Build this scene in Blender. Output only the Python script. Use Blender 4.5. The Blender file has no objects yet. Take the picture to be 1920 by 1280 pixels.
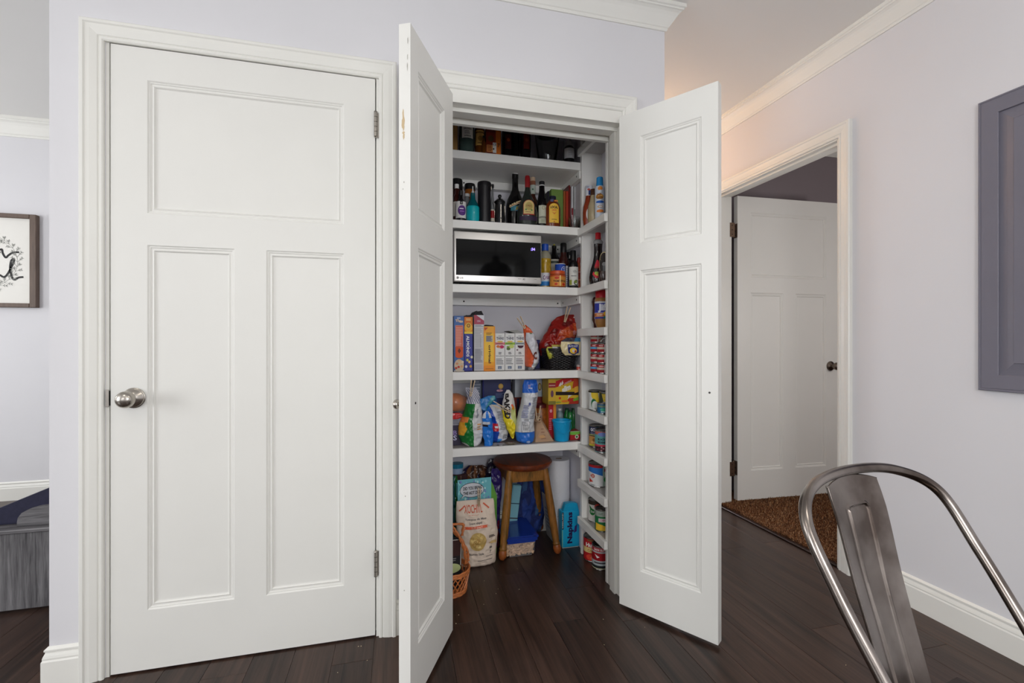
import bpy, bmesh, math, random
from mathutils import Vector, Matrix, noise
random.seed(7)
SC = bpy.context.scene
COL = SC.collection

# ------------------------------------------------------------------ camera, world, light, exposure
CAMH, CAMD, TH, FPX = 1.078, 1.735, math.radians(14.2), 853.33
cam = bpy.data.cameras.new('camera'); cam.lens = 16.0; cam.sensor_width = 36.0; cam.clip_start = 0.02
camo = bpy.data.objects.new('camera', cam); COL.objects.link(camo)
camo.location = (0, -CAMD, CAMH); camo.rotation_euler = (math.pi/2, 0, -TH)
SC.camera = camo
w = bpy.data.worlds.new('world'); SC.world = w; w.use_nodes = True
bg = w.node_tree.nodes['Background']; bg.inputs[0].default_value = (0.80, 0.88, 1.0, 1); bg.inputs[1].default_value = 1.0

def area(name, loc, rot, sx, sy, power, col):
    l = bpy.data.lights.new(name, 'AREA'); l.shape = 'RECTANGLE'; l.size = sx; l.size_y = sy; l.energy = power; l.color = col
    o = bpy.data.objects.new(name, l); o.location = loc; o.rotation_euler = rot; COL.objects.link(o); return o
# daylight through the windows of the wall behind and the wall on the left
area('window_daylight', (-2.6, -4.55, 1.45), (math.radians(90), 0, 0), 1.9, 1.7, 14, (0.95, 0.975, 1.0))
area('window_daylight', (0.9, -4.55, 1.45), (math.radians(90), 0, 0), 1.9, 1.7, 14, (0.95, 0.975, 1.0))
area('window_daylight', (-4.55, -2.2, 1.45), (math.radians(90), 0, math.radians(-90)), 1.9, 1.7, 108, (0.94, 0.97, 1.0))
area('window_daylight', (-4.55, 1.2, 1.5), (math.radians(90), 0, math.radians(-90)), 1.4, 1.7, 40, (0.95, 0.975, 1.0))
# recessed ceiling cans of the dining room (out of the picture, behind and above)
for lx, ly in ((-1.2, -1.6), (0.9, -1.9), (-0.2, -3.2)):
    area('ceiling_can_light', (lx, ly, 2.48), (0, 0, 0), 0.5, 0.5, 6, (1.0, 0.93, 0.84))
def glow(name, loc, power, col, r):
    l = bpy.data.lights.new(name, 'POINT'); l.energy = power; l.color = col; l.shadow_soft_size = r
    o = bpy.data.objects.new(name, l); o.location = loc; COL.objects.link(o); return o
# unseen fill lights without lamp bodies, added to lift ceilings, walls and pantry
glow('dining_fill_light', (-1.6, -3.1, 1.65), 12, (0.98, 0.98, 1.0), .22)
glow('dining_fill_light', (0.25, -2.6, 1.35), 56, (0.97, 0.98, 1.0), .3)  # added frontal fill reaching into the pantry shelves
glow('living_fill_light', (-3.4, 0.6, 1.5), 16, (1.0, 0.98, 0.95), .2)  # added fill for the far left room and its ceiling
glow('hall_fill_light', (1.55, 2.7, 1.25), 56, (0.95, 0.97, 1.0), .2)  # added neutral fill, brightens hall ceiling and right wall
glow('bedroom_fill_light', (3.0, -0.8, 1.3), 32, (1.0, 0.96, 0.93), .2)  # added fill to lighten the open door and the room beyond
SC.view_settings.view_transform = 'Standard'; SC.view_settings.look = 'None'
SC.view_settings.gamma = 1.0; SC.view_settings.use_curve_mapping = False
SC.view_settings.exposure = -0.10
SC.cycles.max_bounces = 10; SC.cycles.diffuse_bounces = 6; SC.cycles.caustics_reflective = False; SC.cycles.caustics_refractive = False
SC.cycles.use_denoising = True; SC.cycles.sample_clamp_indirect = 6.0

# ------------------------------------------------------------------ measuring helpers (pixel of the photo at a depth -> metres)
_s, _c = math.sin(TH), math.cos(TH)
def ray(px):
    u = (px-960)/FPX
    return (u*_c+_s, -u*_s+_c)
def dep(px, Y): return (Y+CAMD)/ray(px)[1]
def PX(px, Y): return ray(px)[0]*dep(px, Y)
def PZ(px, py, Y): return CAMH+(640-py)/FPX*dep(px, Y)
def depXY(X, Y): return X*_s+(Y+CAMD)*_c
def pxof(X, Y): return 960+FPX*(X*_c-(Y+CAMD)*_s)/depXY(X, Y)

# ------------------------------------------------------------------ materials
def lin(c):
    c = c/255.0
    return c/12.92 if c <= 0.04045 else ((c+0.055)/1.055)**2.4
def rgb(*c):
    if len(c) == 1: c = c[0]
    return (lin(c[0]), lin(c[1]), lin(c[2]), 1.0)
MATS = {}
def mat(name, col, rough=0.5, metal=0.0, var=0.06, vscale=9.0, bump=0.0, bscale=60.0, trans=0.0, ior=1.45, coat=0.0, emit=0.0, alpha=1.0, stretch=None, spec=None):
    if name in MATS: return MATS[name]
    m = bpy.data.materials.new(name); m.use_nodes = True; nt = m.node_tree; b = nt.nodes['Principled BSDF']
    c = rgb(col)
    tc = nt.nodes.new('ShaderNodeTexCoord'); n = nt.nodes.new('ShaderNodeTexNoise'); n.inputs['Scale'].default_value = vscale; n.inputs['Detail'].default_value = 4
    src = tc.outputs['Object']
    if stretch:
        mp = nt.nodes.new('ShaderNodeMapping'); mp.inputs['Scale'].default_value = stretch; nt.links.new(src, mp.inputs[0]); src = mp.outputs[0]
    nt.links.new(src, n.inputs['Vector'])
    r = nt.nodes.new('ShaderNodeValToRGB')
    r.color_ramp.elements[0].position = 0.3; r.color_ramp.elements[1].position = 0.7
    r.color_ramp.elements[0].color = (c[0]*(1-var), c[1]*(1-var), c[2]*(1-var), 1)
    r.color_ramp.elements[1].color = (min(1, c[0]*(1+var)), min(1, c[1]*(1+var)), min(1, c[2]*(1+var)), 1)
    nt.links.new(n.outputs['Fac'], r.inputs[0]); nt.links.new(r.outputs[0], b.inputs['Base Color'])
    b.inputs['Roughness'].default_value = rough; b.inputs['Metallic'].default_value = metal
    b.inputs['Transmission Weight'].default_value = trans; b.inputs['IOR'].default_value = ior; b.inputs['Coat Weight'].default_value = coat
    if spec is not None: b.inputs['Specular IOR Level'].default_value = spec
    if emit: b.inputs['Emission Color'].default_value = c; b.inputs['Emission Strength'].default_value = emit
    if alpha < 1: b.inputs['Alpha'].default_value = alpha
    if bump:
        n2 = nt.nodes.new('ShaderNodeTexNoise'); n2.inputs['Scale'].default_value = bscale; n2.inputs['Detail'].default_value = 3
        nt.links.new(src, n2.inputs['Vector'])
        bp = nt.nodes.new('ShaderNodeBump'); bp.inputs['Strength'].default_value = bump; bp.inputs['Distance'].default_value = 0.002
        nt.links.new(n2.outputs['Fac'], bp.inputs['Height']); nt.links.new(bp.outputs[0], b.inputs['Normal'])
    MATS[name] = m; return m
def printmat(name, rough, metal=0.0, coat=0.0, bump=0.0, bscale=40, spec=0.5):
    if name in MATS: return MATS[name]
    m = bpy.data.materials.new(name); m.use_nodes = True; nt = m.node_tree; b = nt.nodes['Principled BSDF']
    a = nt.nodes.new('ShaderNodeAttribute'); a.attribute_name = 'Col'
    nt.links.new(a.outputs['Color'], b.inputs['Base Color'])
    b.inputs['Roughness'].default_value = rough; b.inputs['Metallic'].default_value = metal; b.inputs['Coat Weight'].default_value = coat
    b.inputs['Specular IOR Level'].default_value = spec
    tc = nt.nodes.new('ShaderNodeTexCoord'); n2 = nt.nodes.new('ShaderNodeTexNoise'); n2.inputs['Scale'].default_value = bscale; n2.inputs['Detail'].default_value = 3
    nt.links.new(tc.outputs['Object'], n2.inputs['Vector'])
    bp = nt.nodes.new('ShaderNodeBump'); bp.inputs['Strength'].default_value = bump; bp.inputs['Distance'].default_value = 0.004
    nt.links.new(n2.outputs['Fac'], bp.inputs['Height']); nt.links.new(bp.outputs[0], b.inputs['Normal'])
    MATS[name] = m; return m
INK = printmat('printed_paper', 0.5, bump=0.02, spec=.3)
FOIL = printmat('printed_film', 0.27, bump=0.8, bscale=42)
CRAFT = printmat('printed_craft_paper', 0.75, bump=0.3, bscale=25)
CARPETM = printmat('shag_fibre', 0.8, spec=0.2)

WALL = mat('wall_paint', (214, 213, 216), 0.65, var=0.012, vscale=2, bump=0.04, bscale=180)
CEIL = mat('ceiling_paint', (226, 225, 222), 0.8, var=0.01, vscale=2, bump=0.05, bscale=150)
TRIM = mat('trim_paint', (226, 225, 219), 0.38, var=0.012, vscale=5, bump=0.03, bscale=30)
DOORP = mat('door_paint', (224, 223, 218), 0.42, var=0.012, vscale=4, bump=0.02, bscale=40)
PANTRY = mat('pantry_wall_paint', (216, 215, 222), 0.7, var=0.02, vscale=3)
SHELFP = mat('shelf_paint', (238, 237, 233), 0.3, var=0.03, vscale=6, bump=0.04, bscale=50)
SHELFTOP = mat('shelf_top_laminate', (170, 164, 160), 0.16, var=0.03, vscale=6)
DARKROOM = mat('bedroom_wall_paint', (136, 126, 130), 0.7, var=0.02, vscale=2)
NICKEL = mat('brushed_nickel', (176, 170, 162), 0.24, 1.0, var=0.05)
BRONZE = mat('bronze_hinge', (138, 116, 98), 0.35, 0.9, var=0.1, vscale=30)
BLACK = mat('black_plastic', (16, 16, 18), 0.3, var=0.1)
SCREW = mat('screw_steel', (60, 58, 56), 0.4, 0.9)

def woodmat(name, dark, light, rough=0.4, scale=(26, 1.6, 26), per_obj=True, bump=0.12, coat=0.0):
    m = bpy.data.materials.new(name); m.use_nodes = True; nt = m.node_tree; b = nt.nodes['Principled BSDF']; L = nt.links.new
    tc = nt.nodes.new('ShaderNodeTexCoord'); oi = nt.nodes.new('ShaderNodeObjectInfo')
    mul = nt.nodes.new('ShaderNodeVectorMath'); mul.operation = 'SCALE'; mul.inputs[0].default_value = (13, 37, 7); L(oi.outputs['Random'], mul.inputs['Scale'])
    add = nt.nodes.new('ShaderNodeVectorMath'); add.operation = 'ADD'; L(tc.outputs['Object'], add.inputs[0]); L(mul.outputs[0], add.inputs[1])
    mp = nt.nodes.new('ShaderNodeMapping'); mp.inputs['Scale'].default_value = scale; L(add.outputs[0], mp.inputs[0])
    n1 = nt.nodes.new('ShaderNodeTexNoise'); n1.inputs['Scale'].default_value = 1.0; n1.inputs['Detail'].default_value = 8; n1.inputs['Roughness'].default_value = 0.65; n1.inputs['Distortion'].default_value = 0.6
    L(mp.outputs[0], n1.inputs['Vector'])
    mp2 = nt.nodes.new('ShaderNodeMapping'); mp2.inputs['Scale'].default_value = (scale[0]*6, scale[1]*3, scale[2]*6); L(add.outputs[0], mp2.inputs[0])
    n2 = nt.nodes.new('ShaderNodeTexNoise'); n2.inputs['Scale'].default_value = 1.0; n2.inputs['Detail'].default_value = 3; L(mp2.outputs[0], n2.inputs['Vector'])
    mx = nt.nodes.new('ShaderNodeMath'); mx.operation = 'MULTIPLY_ADD'; mx.inputs[1].default_value = 0.35; L(n2.outputs['Fac'], mx.inputs[0]); L(n1.outputs['Fac'], mx.inputs[2])
    r = nt.nodes.new('ShaderNodeValToRGB'); r.color_ramp.elements[0].position = 0.42; r.color_ramp.elements[1].position = 0.88
    r.color_ramp.elements[0].color = rgb(dark); r.color_ramp.elements[1].color = rgb(light); L(mx.outputs[0], r.inputs[0])
    hs = nt.nodes.new('ShaderNodeHueSaturation'); L(r.outputs[0], hs.inputs['Color'])
    if per_obj:
        mr = nt.nodes.new('ShaderNodeMapRange'); mr.inputs['To Min'].default_value = 0.74; mr.inputs['To Max'].default_value = 1.2; L(oi.outputs['Random'], mr.inputs[0]); L(mr.outputs[0], hs.inputs['Value'])
    L(hs.outputs[0], b.inputs['Base Color'])
    b.inputs['Roughness'].default_value = rough; b.inputs['Coat Weight'].default_value = coat; b.inputs['Specular IOR Level'].default_value = .36
    bp = nt.nodes.new('ShaderNodeBump'); bp.inputs['Strength'].default_value = bump; bp.inputs['Distance'].default_value = 0.002; L(mx.outputs[0], bp.inputs['Height']); L(bp.outputs[0], b.inputs['Normal'])
    MATS[name] = m; return m
FLOORW = woodmat('dark_plank_wood', (19, 13, 11), (76, 56, 47), 0.30, (24, 1.3, 24))

# ------------------------------------------------------------------ object helpers
def link(o, parent=None, kind=None, label=None, cat=None, group=None):
    COL.objects.link(o)
    if parent is not None: o.parent = parent
    if kind: o['kind'] = kind
    if label: o['label'] = label
    if cat: o['category'] = cat
    if group: o['group'] = group
    return o
def thing(name, label, cat, loc=(0, 0, 0), rz=0.0, group=None, rot=None):
    o = bpy.data.objects.new(name, None); o.empty_display_size = 0.05
    o.location = loc; o.rotation_euler = rot if rot else (0, 0, rz)
    return link(o, None, None, label, cat, group)
def finish(me, smooth=0):
    if smooth:
        me.polygons.foreach_set('use_smooth', [True]*len(me.polygons)); me.set_sharp_from_angle(angle=math.radians(smooth))
def obj(name, bm, m, parent=None, smooth=0, **kw):
    me = bpy.data.meshes.new(name); bm.normal_update(); bm.to_mesh(me); bm.free(); finish(me, smooth)
    if m: me.materials.append(m)
    o = bpy.data.objects.new(name, me)
    return link(o, parent, **kw)
def obj_data(name, verts, faces, m, parent=None, smooth=0, **kw):
    me = bpy.data.meshes.new(name); me.from_pydata(verts, [], faces); me.validate(); finish(me, smooth)
    if m: me.materials.append(m)
    return link(bpy.data.objects.new(name, me), parent, **kw)
def struct(name, bm, m, **kw): return obj(name, bm, m, kind='structure', **kw)

def add_box(bm, x0, x1, y0, y1, z0, z1, bev=0.0, M=None, seg=1):
    b = bmesh.new() if bev else bm
    vs = [b.verts.new(p) for p in ((x0, y0, z0), (x1, y0, z0), (x1, y1, z0), (x0, y1, z0), (x0, y0, z1), (x1, y0, z1), (x1, y1, z1), (x0, y1, z1))]
    for f in ((0, 3, 2, 1), (4, 5, 6, 7), (0, 1, 5, 4), (1, 2, 6, 5), (2, 3, 7, 6), (3, 0, 4, 7)): b.faces.new([vs[i] for i in f])
    if bev:
        bmesh.ops.bevel(b, geom=b.edges[:], offset=bev, segments=seg, affect='EDGES', profile=0.5)
        me = bpy.data.meshes.new('t'); b.to_mesh(me); b.free(); n0 = len(bm.verts); bm.from_mesh(me); bpy.data.meshes.remove(me)
        bm.verts.ensure_lookup_table()
        if M is not None:
            for v in bm.verts[n0:]: v.co = M @ v.co
    elif M is not None:
        for v in vs: v.co = M @ v.co
    return bm
def bx(x0, x1, y0, y1, z0, z1, bev=0.0, M=None, seg=1): return add_box(bmesh.new(), x0, x1, y0, y1, z0, z1, bev, M, seg)
def add_lathe(bm, prof, seg=24, M=None, cx=0, cy=0, sy=1.0):
    rings = []
    for r, z in prof:
        if r <= 1e-6: rings.append([bm.verts.new((cx, cy, z))])
        else: rings.append([bm.verts.new((cx+r*math.cos(2*math.pi*i/seg), cy+sy*r*math.sin(2*math.pi*i/seg), z)) for i in range(seg)])
    for a, b in zip(rings, rings[1:]):
        if len(a) == 1 and len(b) == 1: continue
        for i in range(seg):
            j = (i+1) % seg
            if len(a) == 1: bm.faces.new((a[0], b[j], b[i]))
            elif len(b) == 1: bm.faces.new((a[i], a[j], b[0]))
            else: bm.faces.new((a[i], a[j], b[j], b[i]))
    if M is not None:
        for R in rings:
            for v in R: v.co = M @ v.co
    return bm
def lathe(prof, seg=24, M=None, cx=0, cy=0, sy=1.0): return add_lathe(bmesh.new(), prof, seg, M, cx, cy, sy)
def add_tube(bm, pts, r, seg=8, closed=False, rf=None):
    pts = [Vector(p) for p in pts]; n = len(pts); rings = []; prev = None
    for i, p in enumerate(pts):
        if closed: t = pts[(i+1) % n]-pts[i-1]
        else: t = pts[min(i+1, n-1)]-pts[max(i-1, 0)]
        t.normalize()
        if prev is None:
            a = Vector((0, 0, 1)) if abs(t.z) < 0.9 else Vector((1, 0, 0)); u = t.cross(a).normalized()
        else: u = (prev-t*prev.dot(t)).normalized()
        prev = u; v = t.cross(u); rr = rf(i/(n-1)) if rf else r
        rings.append([bm.verts.new(p+(u*math.cos(2*math.pi*k/seg)+v*math.sin(2*math.pi*k/seg))*rr) for k in range(seg)])
    prs = list(zip(rings, rings[1:])) + ([(rings[-1], rings[0])] if closed else [])
    for a, b in prs:
        for k in range(seg):
            j = (k+1) % seg; bm.faces.new((a[k], a[j], b[j], b[k]))
    if not closed: bm.faces.new(rings[0][::-1]); bm.faces.new(rings[-1])
    return bm
def tube(pts, r, seg=8, closed=False, rf=None): return add_tube(bmesh.new(), pts, r, seg, closed, rf)
def prism(pts, y0, y1, axis='y'):
    """outline pts (a,b) extruded; axis 'y': (x,z) outline through y0..y1; 'x': (y,z); 'z': (x,y)"""
    bm = bmesh.new()
    f = {'y': lambda a, b, t: (a, t, b), 'x': lambda a, b, t: (t, a, b), 'z': lambda a, b, t: (a, b, t)}[axis]
    A = [bm.verts.new(f(a, b, y0)) for a, b in pts]; B = [bm.verts.new(f(a, b, y1)) for a, b in pts]
    bm.faces.new(A); bm.faces.new(B[::-1])
    for i in range(len(pts)):
        j = (i+1) % len(pts); bm.faces.new((A[j], A[i], B[i], B[j]))
    bmesh.ops.recalc_face_normals(bm, faces=bm.faces); return bm
def sweep(path, prof, N, flip=1.0, closed_prof=True):
    """mitred moulding: prof (a outwards in the plane, b along N) along a polyline path"""
    N = Vector(N).normalized(); P = [Vector(p) for p in path]; bm = bmesh.new(); rings = []
    for i, p in enumerate(P):
        d0 = (P[i]-P[i-1]).normalized() if i > 0 else None; d1 = (P[i+1]-P[i]).normalized() if i < len(P)-1 else None
        n0 = d0.cross(N)*flip if d0 else None; n1 = d1.cross(N)*flip if d1 else None
        if n0 is None: m = n1
        elif n1 is None: m = n0
        else:
            m = (n0+n1); m = m/ (1+n0.dot(n1))
        rings.append([bm.verts.new(p+m*a+N*b) for a, b in prof])
    k = len(prof)
    for A, B in zip(rings, rings[1:]):
        for i in range(k):
            j = (i+1) % k
            bm.faces.new((A[i], A[j], B[j], B[i]))
    bm.faces.new(rings[0][::-1]); bm.faces.new(rings[-1])
    bmesh.ops.recalc_face_normals(bm, faces=bm.faces); return bm

# ------------------------------------------------------------------ printed matter: flat coloured shapes and lettering on a surface
_TC = {}
def text_geo(s, bold=0.0):
    k = (s, bold)
    if k in _TC: return _TC[k]
    c = bpy.data.curves.new('t', 'FONT'); c.body = s; c.resolution_u = 2; c.fill_mode = 'FRONT'; c.offset = bold
    o = bpy.data.objects.new('t', c); COL.objects.link(o)
    dg = bpy.context.evaluated_depsgraph_get(); me = o.evaluated_get(dg).to_mesh()
    V = [(v.co.x, v.co.y) for v in me.vertices]; F = [tuple(p.vertices) for p in me.polygons]
    o.evaluated_get(dg).to_mesh_clear(); bpy.data.objects.remove(o); bpy.data.curves.remove(c)
    x0 = min(v[0] for v in V); x1 = max(v[0] for v in V); y0 = min(v[1] for v in V); y1 = max(v[1] for v in V)
    V = [((a-x0)/(x1-x0), (b-y0)/(y1-y0)) for a, b in V]
    _TC[k] = (V, F); return _TC[k]
class Print:
    def __init__(s): s.v = []; s.f = []; s.c = []; s.k = 0
    def _add(s, V, F, col, lay):
        s.k += 1; L = (lay if lay is not None else s.k)
        b = len(s.v); s.v += [(a, c, L) for a, c in V]; s.f += [tuple(b+i for i in f) for f in F]; s.c += [rgb(col)]*len(F); return s
    def rect(s, u0, v0, u1, v1, col, nu=1, nv=1, lay=None, sh=0.0):
        V = [(u0+(u1-u0)*i/nu+sh*j/nv, v0+(v1-v0)*j/nv) for j in range(nv+1) for i in range(nu+1)]
        F = [(j*(nu+1)+i, j*(nu+1)+i+1, (j+1)*(nu+1)+i+1, (j+1)*(nu+1)+i) for j in range(nv) for i in range(nu)]
        return s._add(V, F, col, lay)
    def ell(s, cu, cv, ru, rv, col, n=20, a0=0, a1=360, lay=None):
        V = [(cu, cv)]+[(cu+ru*math.cos(math.radians(a0+(a1-a0)*i/n)), cv+rv*math.sin(math.radians(a0+(a1-a0)*i/n))) for i in range(n+1)]
        return s._add(V, [(0, i, i+1) for i in range(1, n+1)], col, lay)
    def poly(s, pts, col, lay=None): return s._add(list(pts), [tuple(range(len(pts)))], col, lay)
    def text(s, t, u0, v0, u1, v1, col, rot=0, bold=0.02, shear=0.0, lay=None):
        V, F = text_geo(t, bold); W = u1-u0; Hh = v1-v0
        if rot == 0: V2 = [(u0+(a+shear*b)*W, v0+b*Hh) for a, b in V]
        elif rot == 90: V2 = [(u1-b*W, v0+a*Hh) for a, b in V]      # reads upwards
        else: V2 = [(u0+b*W, v1-a*Hh) for a, b in V]                # reads downwards
        return s._add(V2, F, col, lay)
    def lines(s, u0, v0, u1, v1, n, col, h=0.5):
        for i in range(n):
            z = v0+(v1-v0)*(i+0.5)/n; t = (v1-v0)/n*h/2; e = u0+(u1-u0)*(0.7+0.3*random.random())
            s.rect(u0, z-t, e, z+t, col, lay=s.k+1 if i == 0 else s.k)
        return s
    def build(s, name, parent, fn, m=None, eps=0.00014, **kw):
        rk_ = {L: i for i, L in enumerate(sorted({p[2] for p in s.v}))}; s.v = [(a, b, rk_[L]) for a, b, L in s.v]; eps = min(eps, .0026/max(1, len(rk_)))
        ml = getattr(fn, 'maxlen', None)
        if ml:
            bm = bmesh.new(); vs = [bm.verts.new(p) for p in s.v]; li = bm.faces.layers.int.new('ci')
            for i, f in enumerate(s.f):
                try: q = bm.faces.new([vs[k] for k in f]); q[li] = i
                except ValueError: pass
            big = [f for f in bm.faces if len(f.verts) > 4]
            if big: bmesh.ops.triangulate(bm, faces=big)
            for _ in range(8):
                es = [e for e in bm.edges if math.hypot(e.verts[0].co.x-e.verts[1].co.x, (e.verts[0].co.y-e.verts[1].co.y)*getattr(fn, 'vs', 1.0)) > ml]
                if not es: break
                bmesh.ops.subdivide_edges(bm, edges=es, cuts=1)
                bmesh.ops.triangulate(bm, faces=[f for f in bm.faces if len(f.verts) > 4])
            bm.verts.index_update(); s.v = [tuple(v.co) for v in bm.verts]; F2 = [tuple(v.index for v in f.verts) for f in bm.faces]; s.c = [s.c[f[li]] for f in bm.faces]; s.f = F2; bm.free()
        V = [fn(a, b, 0.0003+eps*min(L, 60)) for a, b, L in s.v]
        me = bpy.data.meshes.new(name); me.from_pydata(V, [], s.f)
        at = me.color_attributes.new('Col', 'FLOAT_COLOR', 'CORNER'); d = []
        for p, c in zip(me.polygons, s.c):
            for _ in range(p.loop_total): d += c
        at.data.foreach_set('color', d)
        me.materials.append(m or INK)
        return link(bpy.data.objects.new(name, me), parent, **kw)
def flat(o, U, Vv):
    o = Vector(o); U = Vector(U); Vv = Vector(Vv); N = U.cross(Vv).normalized()
    return lambda a, b, e: tuple(o+U*a+Vv*b+N*e)
def front(x, y, z): return flat((x, y, z), (1, 0, 0), (0, 0, 1))     # u right, v up on a face looking towards -Y
def cyl(r, phi0=0.0, cx=0, cy=0, sy=1.0, rf=None):
    def f(a, b, e):
        rr = rf(b) if rf else r
        p = a/r+phi0
        return (cx+(rr+e)*math.sin(p), cy-sy*(rr+e)*math.cos(p), b)
    f.maxlen = r*.16; f.vs = .35
    return f
def colour_verts(o, fn):
    me = o.data; at = me.color_attributes.new('Col', 'FLOAT_COLOR', 'CORNER'); d = []
    for p in me.polygons:
        c = fn(p)
        for _ in range(p.loop_total): d += c
    at.data.foreach_set('color', d)

# ------------------------------------------------------------------ the setting
CEILZ = 2.495
fl = struct('floor', bx(-4.7, 4.2, -4.7, 3.7, -0.06, -0.0035), mat('subfloor_dark', (24, 18, 16), 0.6))
PW = 0.132
def plank_bm(L):
    bm = bmesh.new(); g = 0.0004; c = 0.0007; x0, x1, y0, y1 = g, PW-g, g, L-g
    B = [bm.verts.new(p) for p in ((x0, y0, -.0035), (x1, y0, -.0035), (x1, y1, -.0035), (x0, y1, -.0035))]
    K = [bm.verts.new(p) for p in ((x0, y0, -.0006), (x1, y0, -.0006), (x1, y1, -.0006), (x0, y1, -.0006))]
    T = [bm.verts.new(p) for p in ((x0+c, y0+c, 0), (x1-c, y0+c, 0), (x1-c, y1-c, 0), (x0+c, y1-c, 0))]
    bm.faces.new(T)
    for a, b in ((B, K), (K, T)):
        for i in range(4): j = (i+1) % 4; bm.faces.new((a[i], a[j], b[j], b[i]))
    return bm
PM = {}
rp = random.Random(3); far = bmesh.new()
for k in range(-35, 17):
    xk = -0.079+PW*k
    if xk+PW > 2.155: continue
    y = -4.65+rp.uniform(-1.2, 0)
    if k in (7,): y = -0.14-1.2*4
    while y < 3.6:
        L = rp.choice((0.9, 1.2, 1.2, 1.5)) if k != 7 else 1.2
        near = xk > -2.6 and xk < 2.1 and y+L > -1.15 and y < 2.1 and not (xk < -1.1 and y+L < -0.2)
        if near:
            if L not in PM:
                me = bpy.data.meshes.new('plank'); b = plank_bm(L); b.to_mesh(me); b.free(); me.materials.append(FLOORW); PM[L] = me
            o = bpy.data.objects.new('plank', PM[L]); o.location = (xk, y, 0); link(o, fl)
        else:
            b = plank_bm(L); bmesh.ops.translate(b, verts=b.verts, vec=(xk, y, 0)); me = bpy.data.meshes.new('t'); b.to_mesh(me); b.free(); far.from_mesh(me); bpy.data.meshes.remove(me)
        y += L
obj('plank_field', far, FLOORW, fl, kind='stuff')

T_ = 0.115
# ceilings
struct('ceiling', bx(-4.7, 2.15, -4.7, 0.0, CEILZ, CEILZ+.1), CEIL)
struct('ceiling', bx(-1.054, 2.15, 0.0, 3.7, CEILZ, CEILZ+.1), CEIL)
struct('ceiling', bx(-4.7, -1.054, 0.0, 2.2, 2.585, 2.685), CEIL)
# walls
fw = bmesh.new()
add_box(fw, -1.054, -0.905, 0, T_, 0, CEILZ); add_box(fw, -0.064, 0.135, 0, T_, 0, CEILZ); add_box(fw, 0.93, 1.115, 0, T_, 0, CEILZ)
add_box(fw, -0.905, -0.064, 0, T_, 2.05, CEILZ); add_box(fw, 0.135, 0.93, 0, T_, 2.04, CEILZ)
struct('wall_front', fw, WALL)
struct('wall_closet_left', bx(-1.054, -0.94, T_, 2.1, 0, 2.585), WALL)
struct('wall_closet_right', bx(1.03, 1.115, T_, 2.1, 0, CEILZ), WALL)
struct('wall_pantry_back', bx(0.05, 1.03, 0.75, 0.8, 0, CEILZ), PANTRY)
struct('wall_pantry_left', bx(0.05, 0.10, T_, 0.75, 0, CEILZ), PANTRY)
struct('wall_pantry_right', bx(1.02, 1.03, T_, 0.75, 0, CEILZ), PANTRY)
struct('ceiling', bx(0.10, 1.02, T_, 0.75, 2.44, 2.46), PANTRY)
struct('wall_far_left', bx(-4.7, -0.94, 2.099, 2.2, 0, 2.585), WALL)
struct('wall_left', bx(-4.7, -4.6, -4.7, 2.2, 0, 2.585), WALL)
struct('wall_back', bx(-4.7, 2.15, -4.7, -4.6, 0, CEILZ), WALL)
rw = bmesh.new()
add_box(rw, 2.035, 2.15, -4.6, -0.015, 0, 2.6); add_box(rw, 2.035, 2.15, 0.835, 3.7, 0, 2.6); add_box(rw, 2.035, 2.15, -0.015, 0.835, 2.05, 2.6)
struct('wall_right', rw, WALL)
struct('wall_hall_end', bx(1.03, 2.15, 3.6, 3.7, 0, CEILZ), WALL)
# carpeted room beyond the right-hand door
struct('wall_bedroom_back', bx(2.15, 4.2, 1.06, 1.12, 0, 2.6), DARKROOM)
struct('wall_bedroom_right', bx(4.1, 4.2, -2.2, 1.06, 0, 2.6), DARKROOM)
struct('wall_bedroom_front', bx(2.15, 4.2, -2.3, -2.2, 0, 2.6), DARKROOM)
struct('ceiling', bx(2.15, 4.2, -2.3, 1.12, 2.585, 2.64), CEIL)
for i, (x, y, rz) in enumerate(((-2.6, -4.6, 0), (0.9, -4.6, 0), (-4.6, -2.2, 90), (-4.6, 1.2, 90))):
    b = bmesh.new(); Mx = Matrix.Translation((x, y, 0)) @ Matrix.Rotation(math.radians(-rz), 4, 'Z')
    for a0, a1, c0, c1 in ((-1.06, -.97, .55, 2.35), (.97, 1.06, .55, 2.35), (-1.06, 1.06, .5, .58), (-1.06, 1.06, 2.31, 2.4), (-.02, .02, .58, 2.31)):
        add_box(b, a0, a1, 0, 0.07, c0, c1, M=Mx)
    struct('window_%d' % (i+1), b, TRIM)

CASE = [(0, 0), (0, .008), (.004, .011), (.010, .0115), (.013, .009), (.016, .012), (.034, .016), (.046, .017), (.050, .0205), (.058, .0205), (.062, .016), (.062, 0)]
cz = 2.038
struct('trim_1', sweep([(-0.907, 0, 0), (-0.907, 0, cz), (-0.063, 0, cz), (-0.063, 0, 0)], CASE, (0, -1, 0), flip=-1), TRIM)
struct('trim_2', sweep([(0.143, 0, 0), (0.143, 0, cz), (0.913, 0, cz), (0.913, 0, 0)], CASE, (0, -1, 0), flip=-1), TRIM)
struct('trim_3', sweep([(2.035, -0.025, 0), (2.035, -0.025, 2.043), (2.035, 0.845, 2.043), (2.035, 0.845, 0)], CASE, (-1, 0, 0), flip=1), TRIM)
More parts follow.
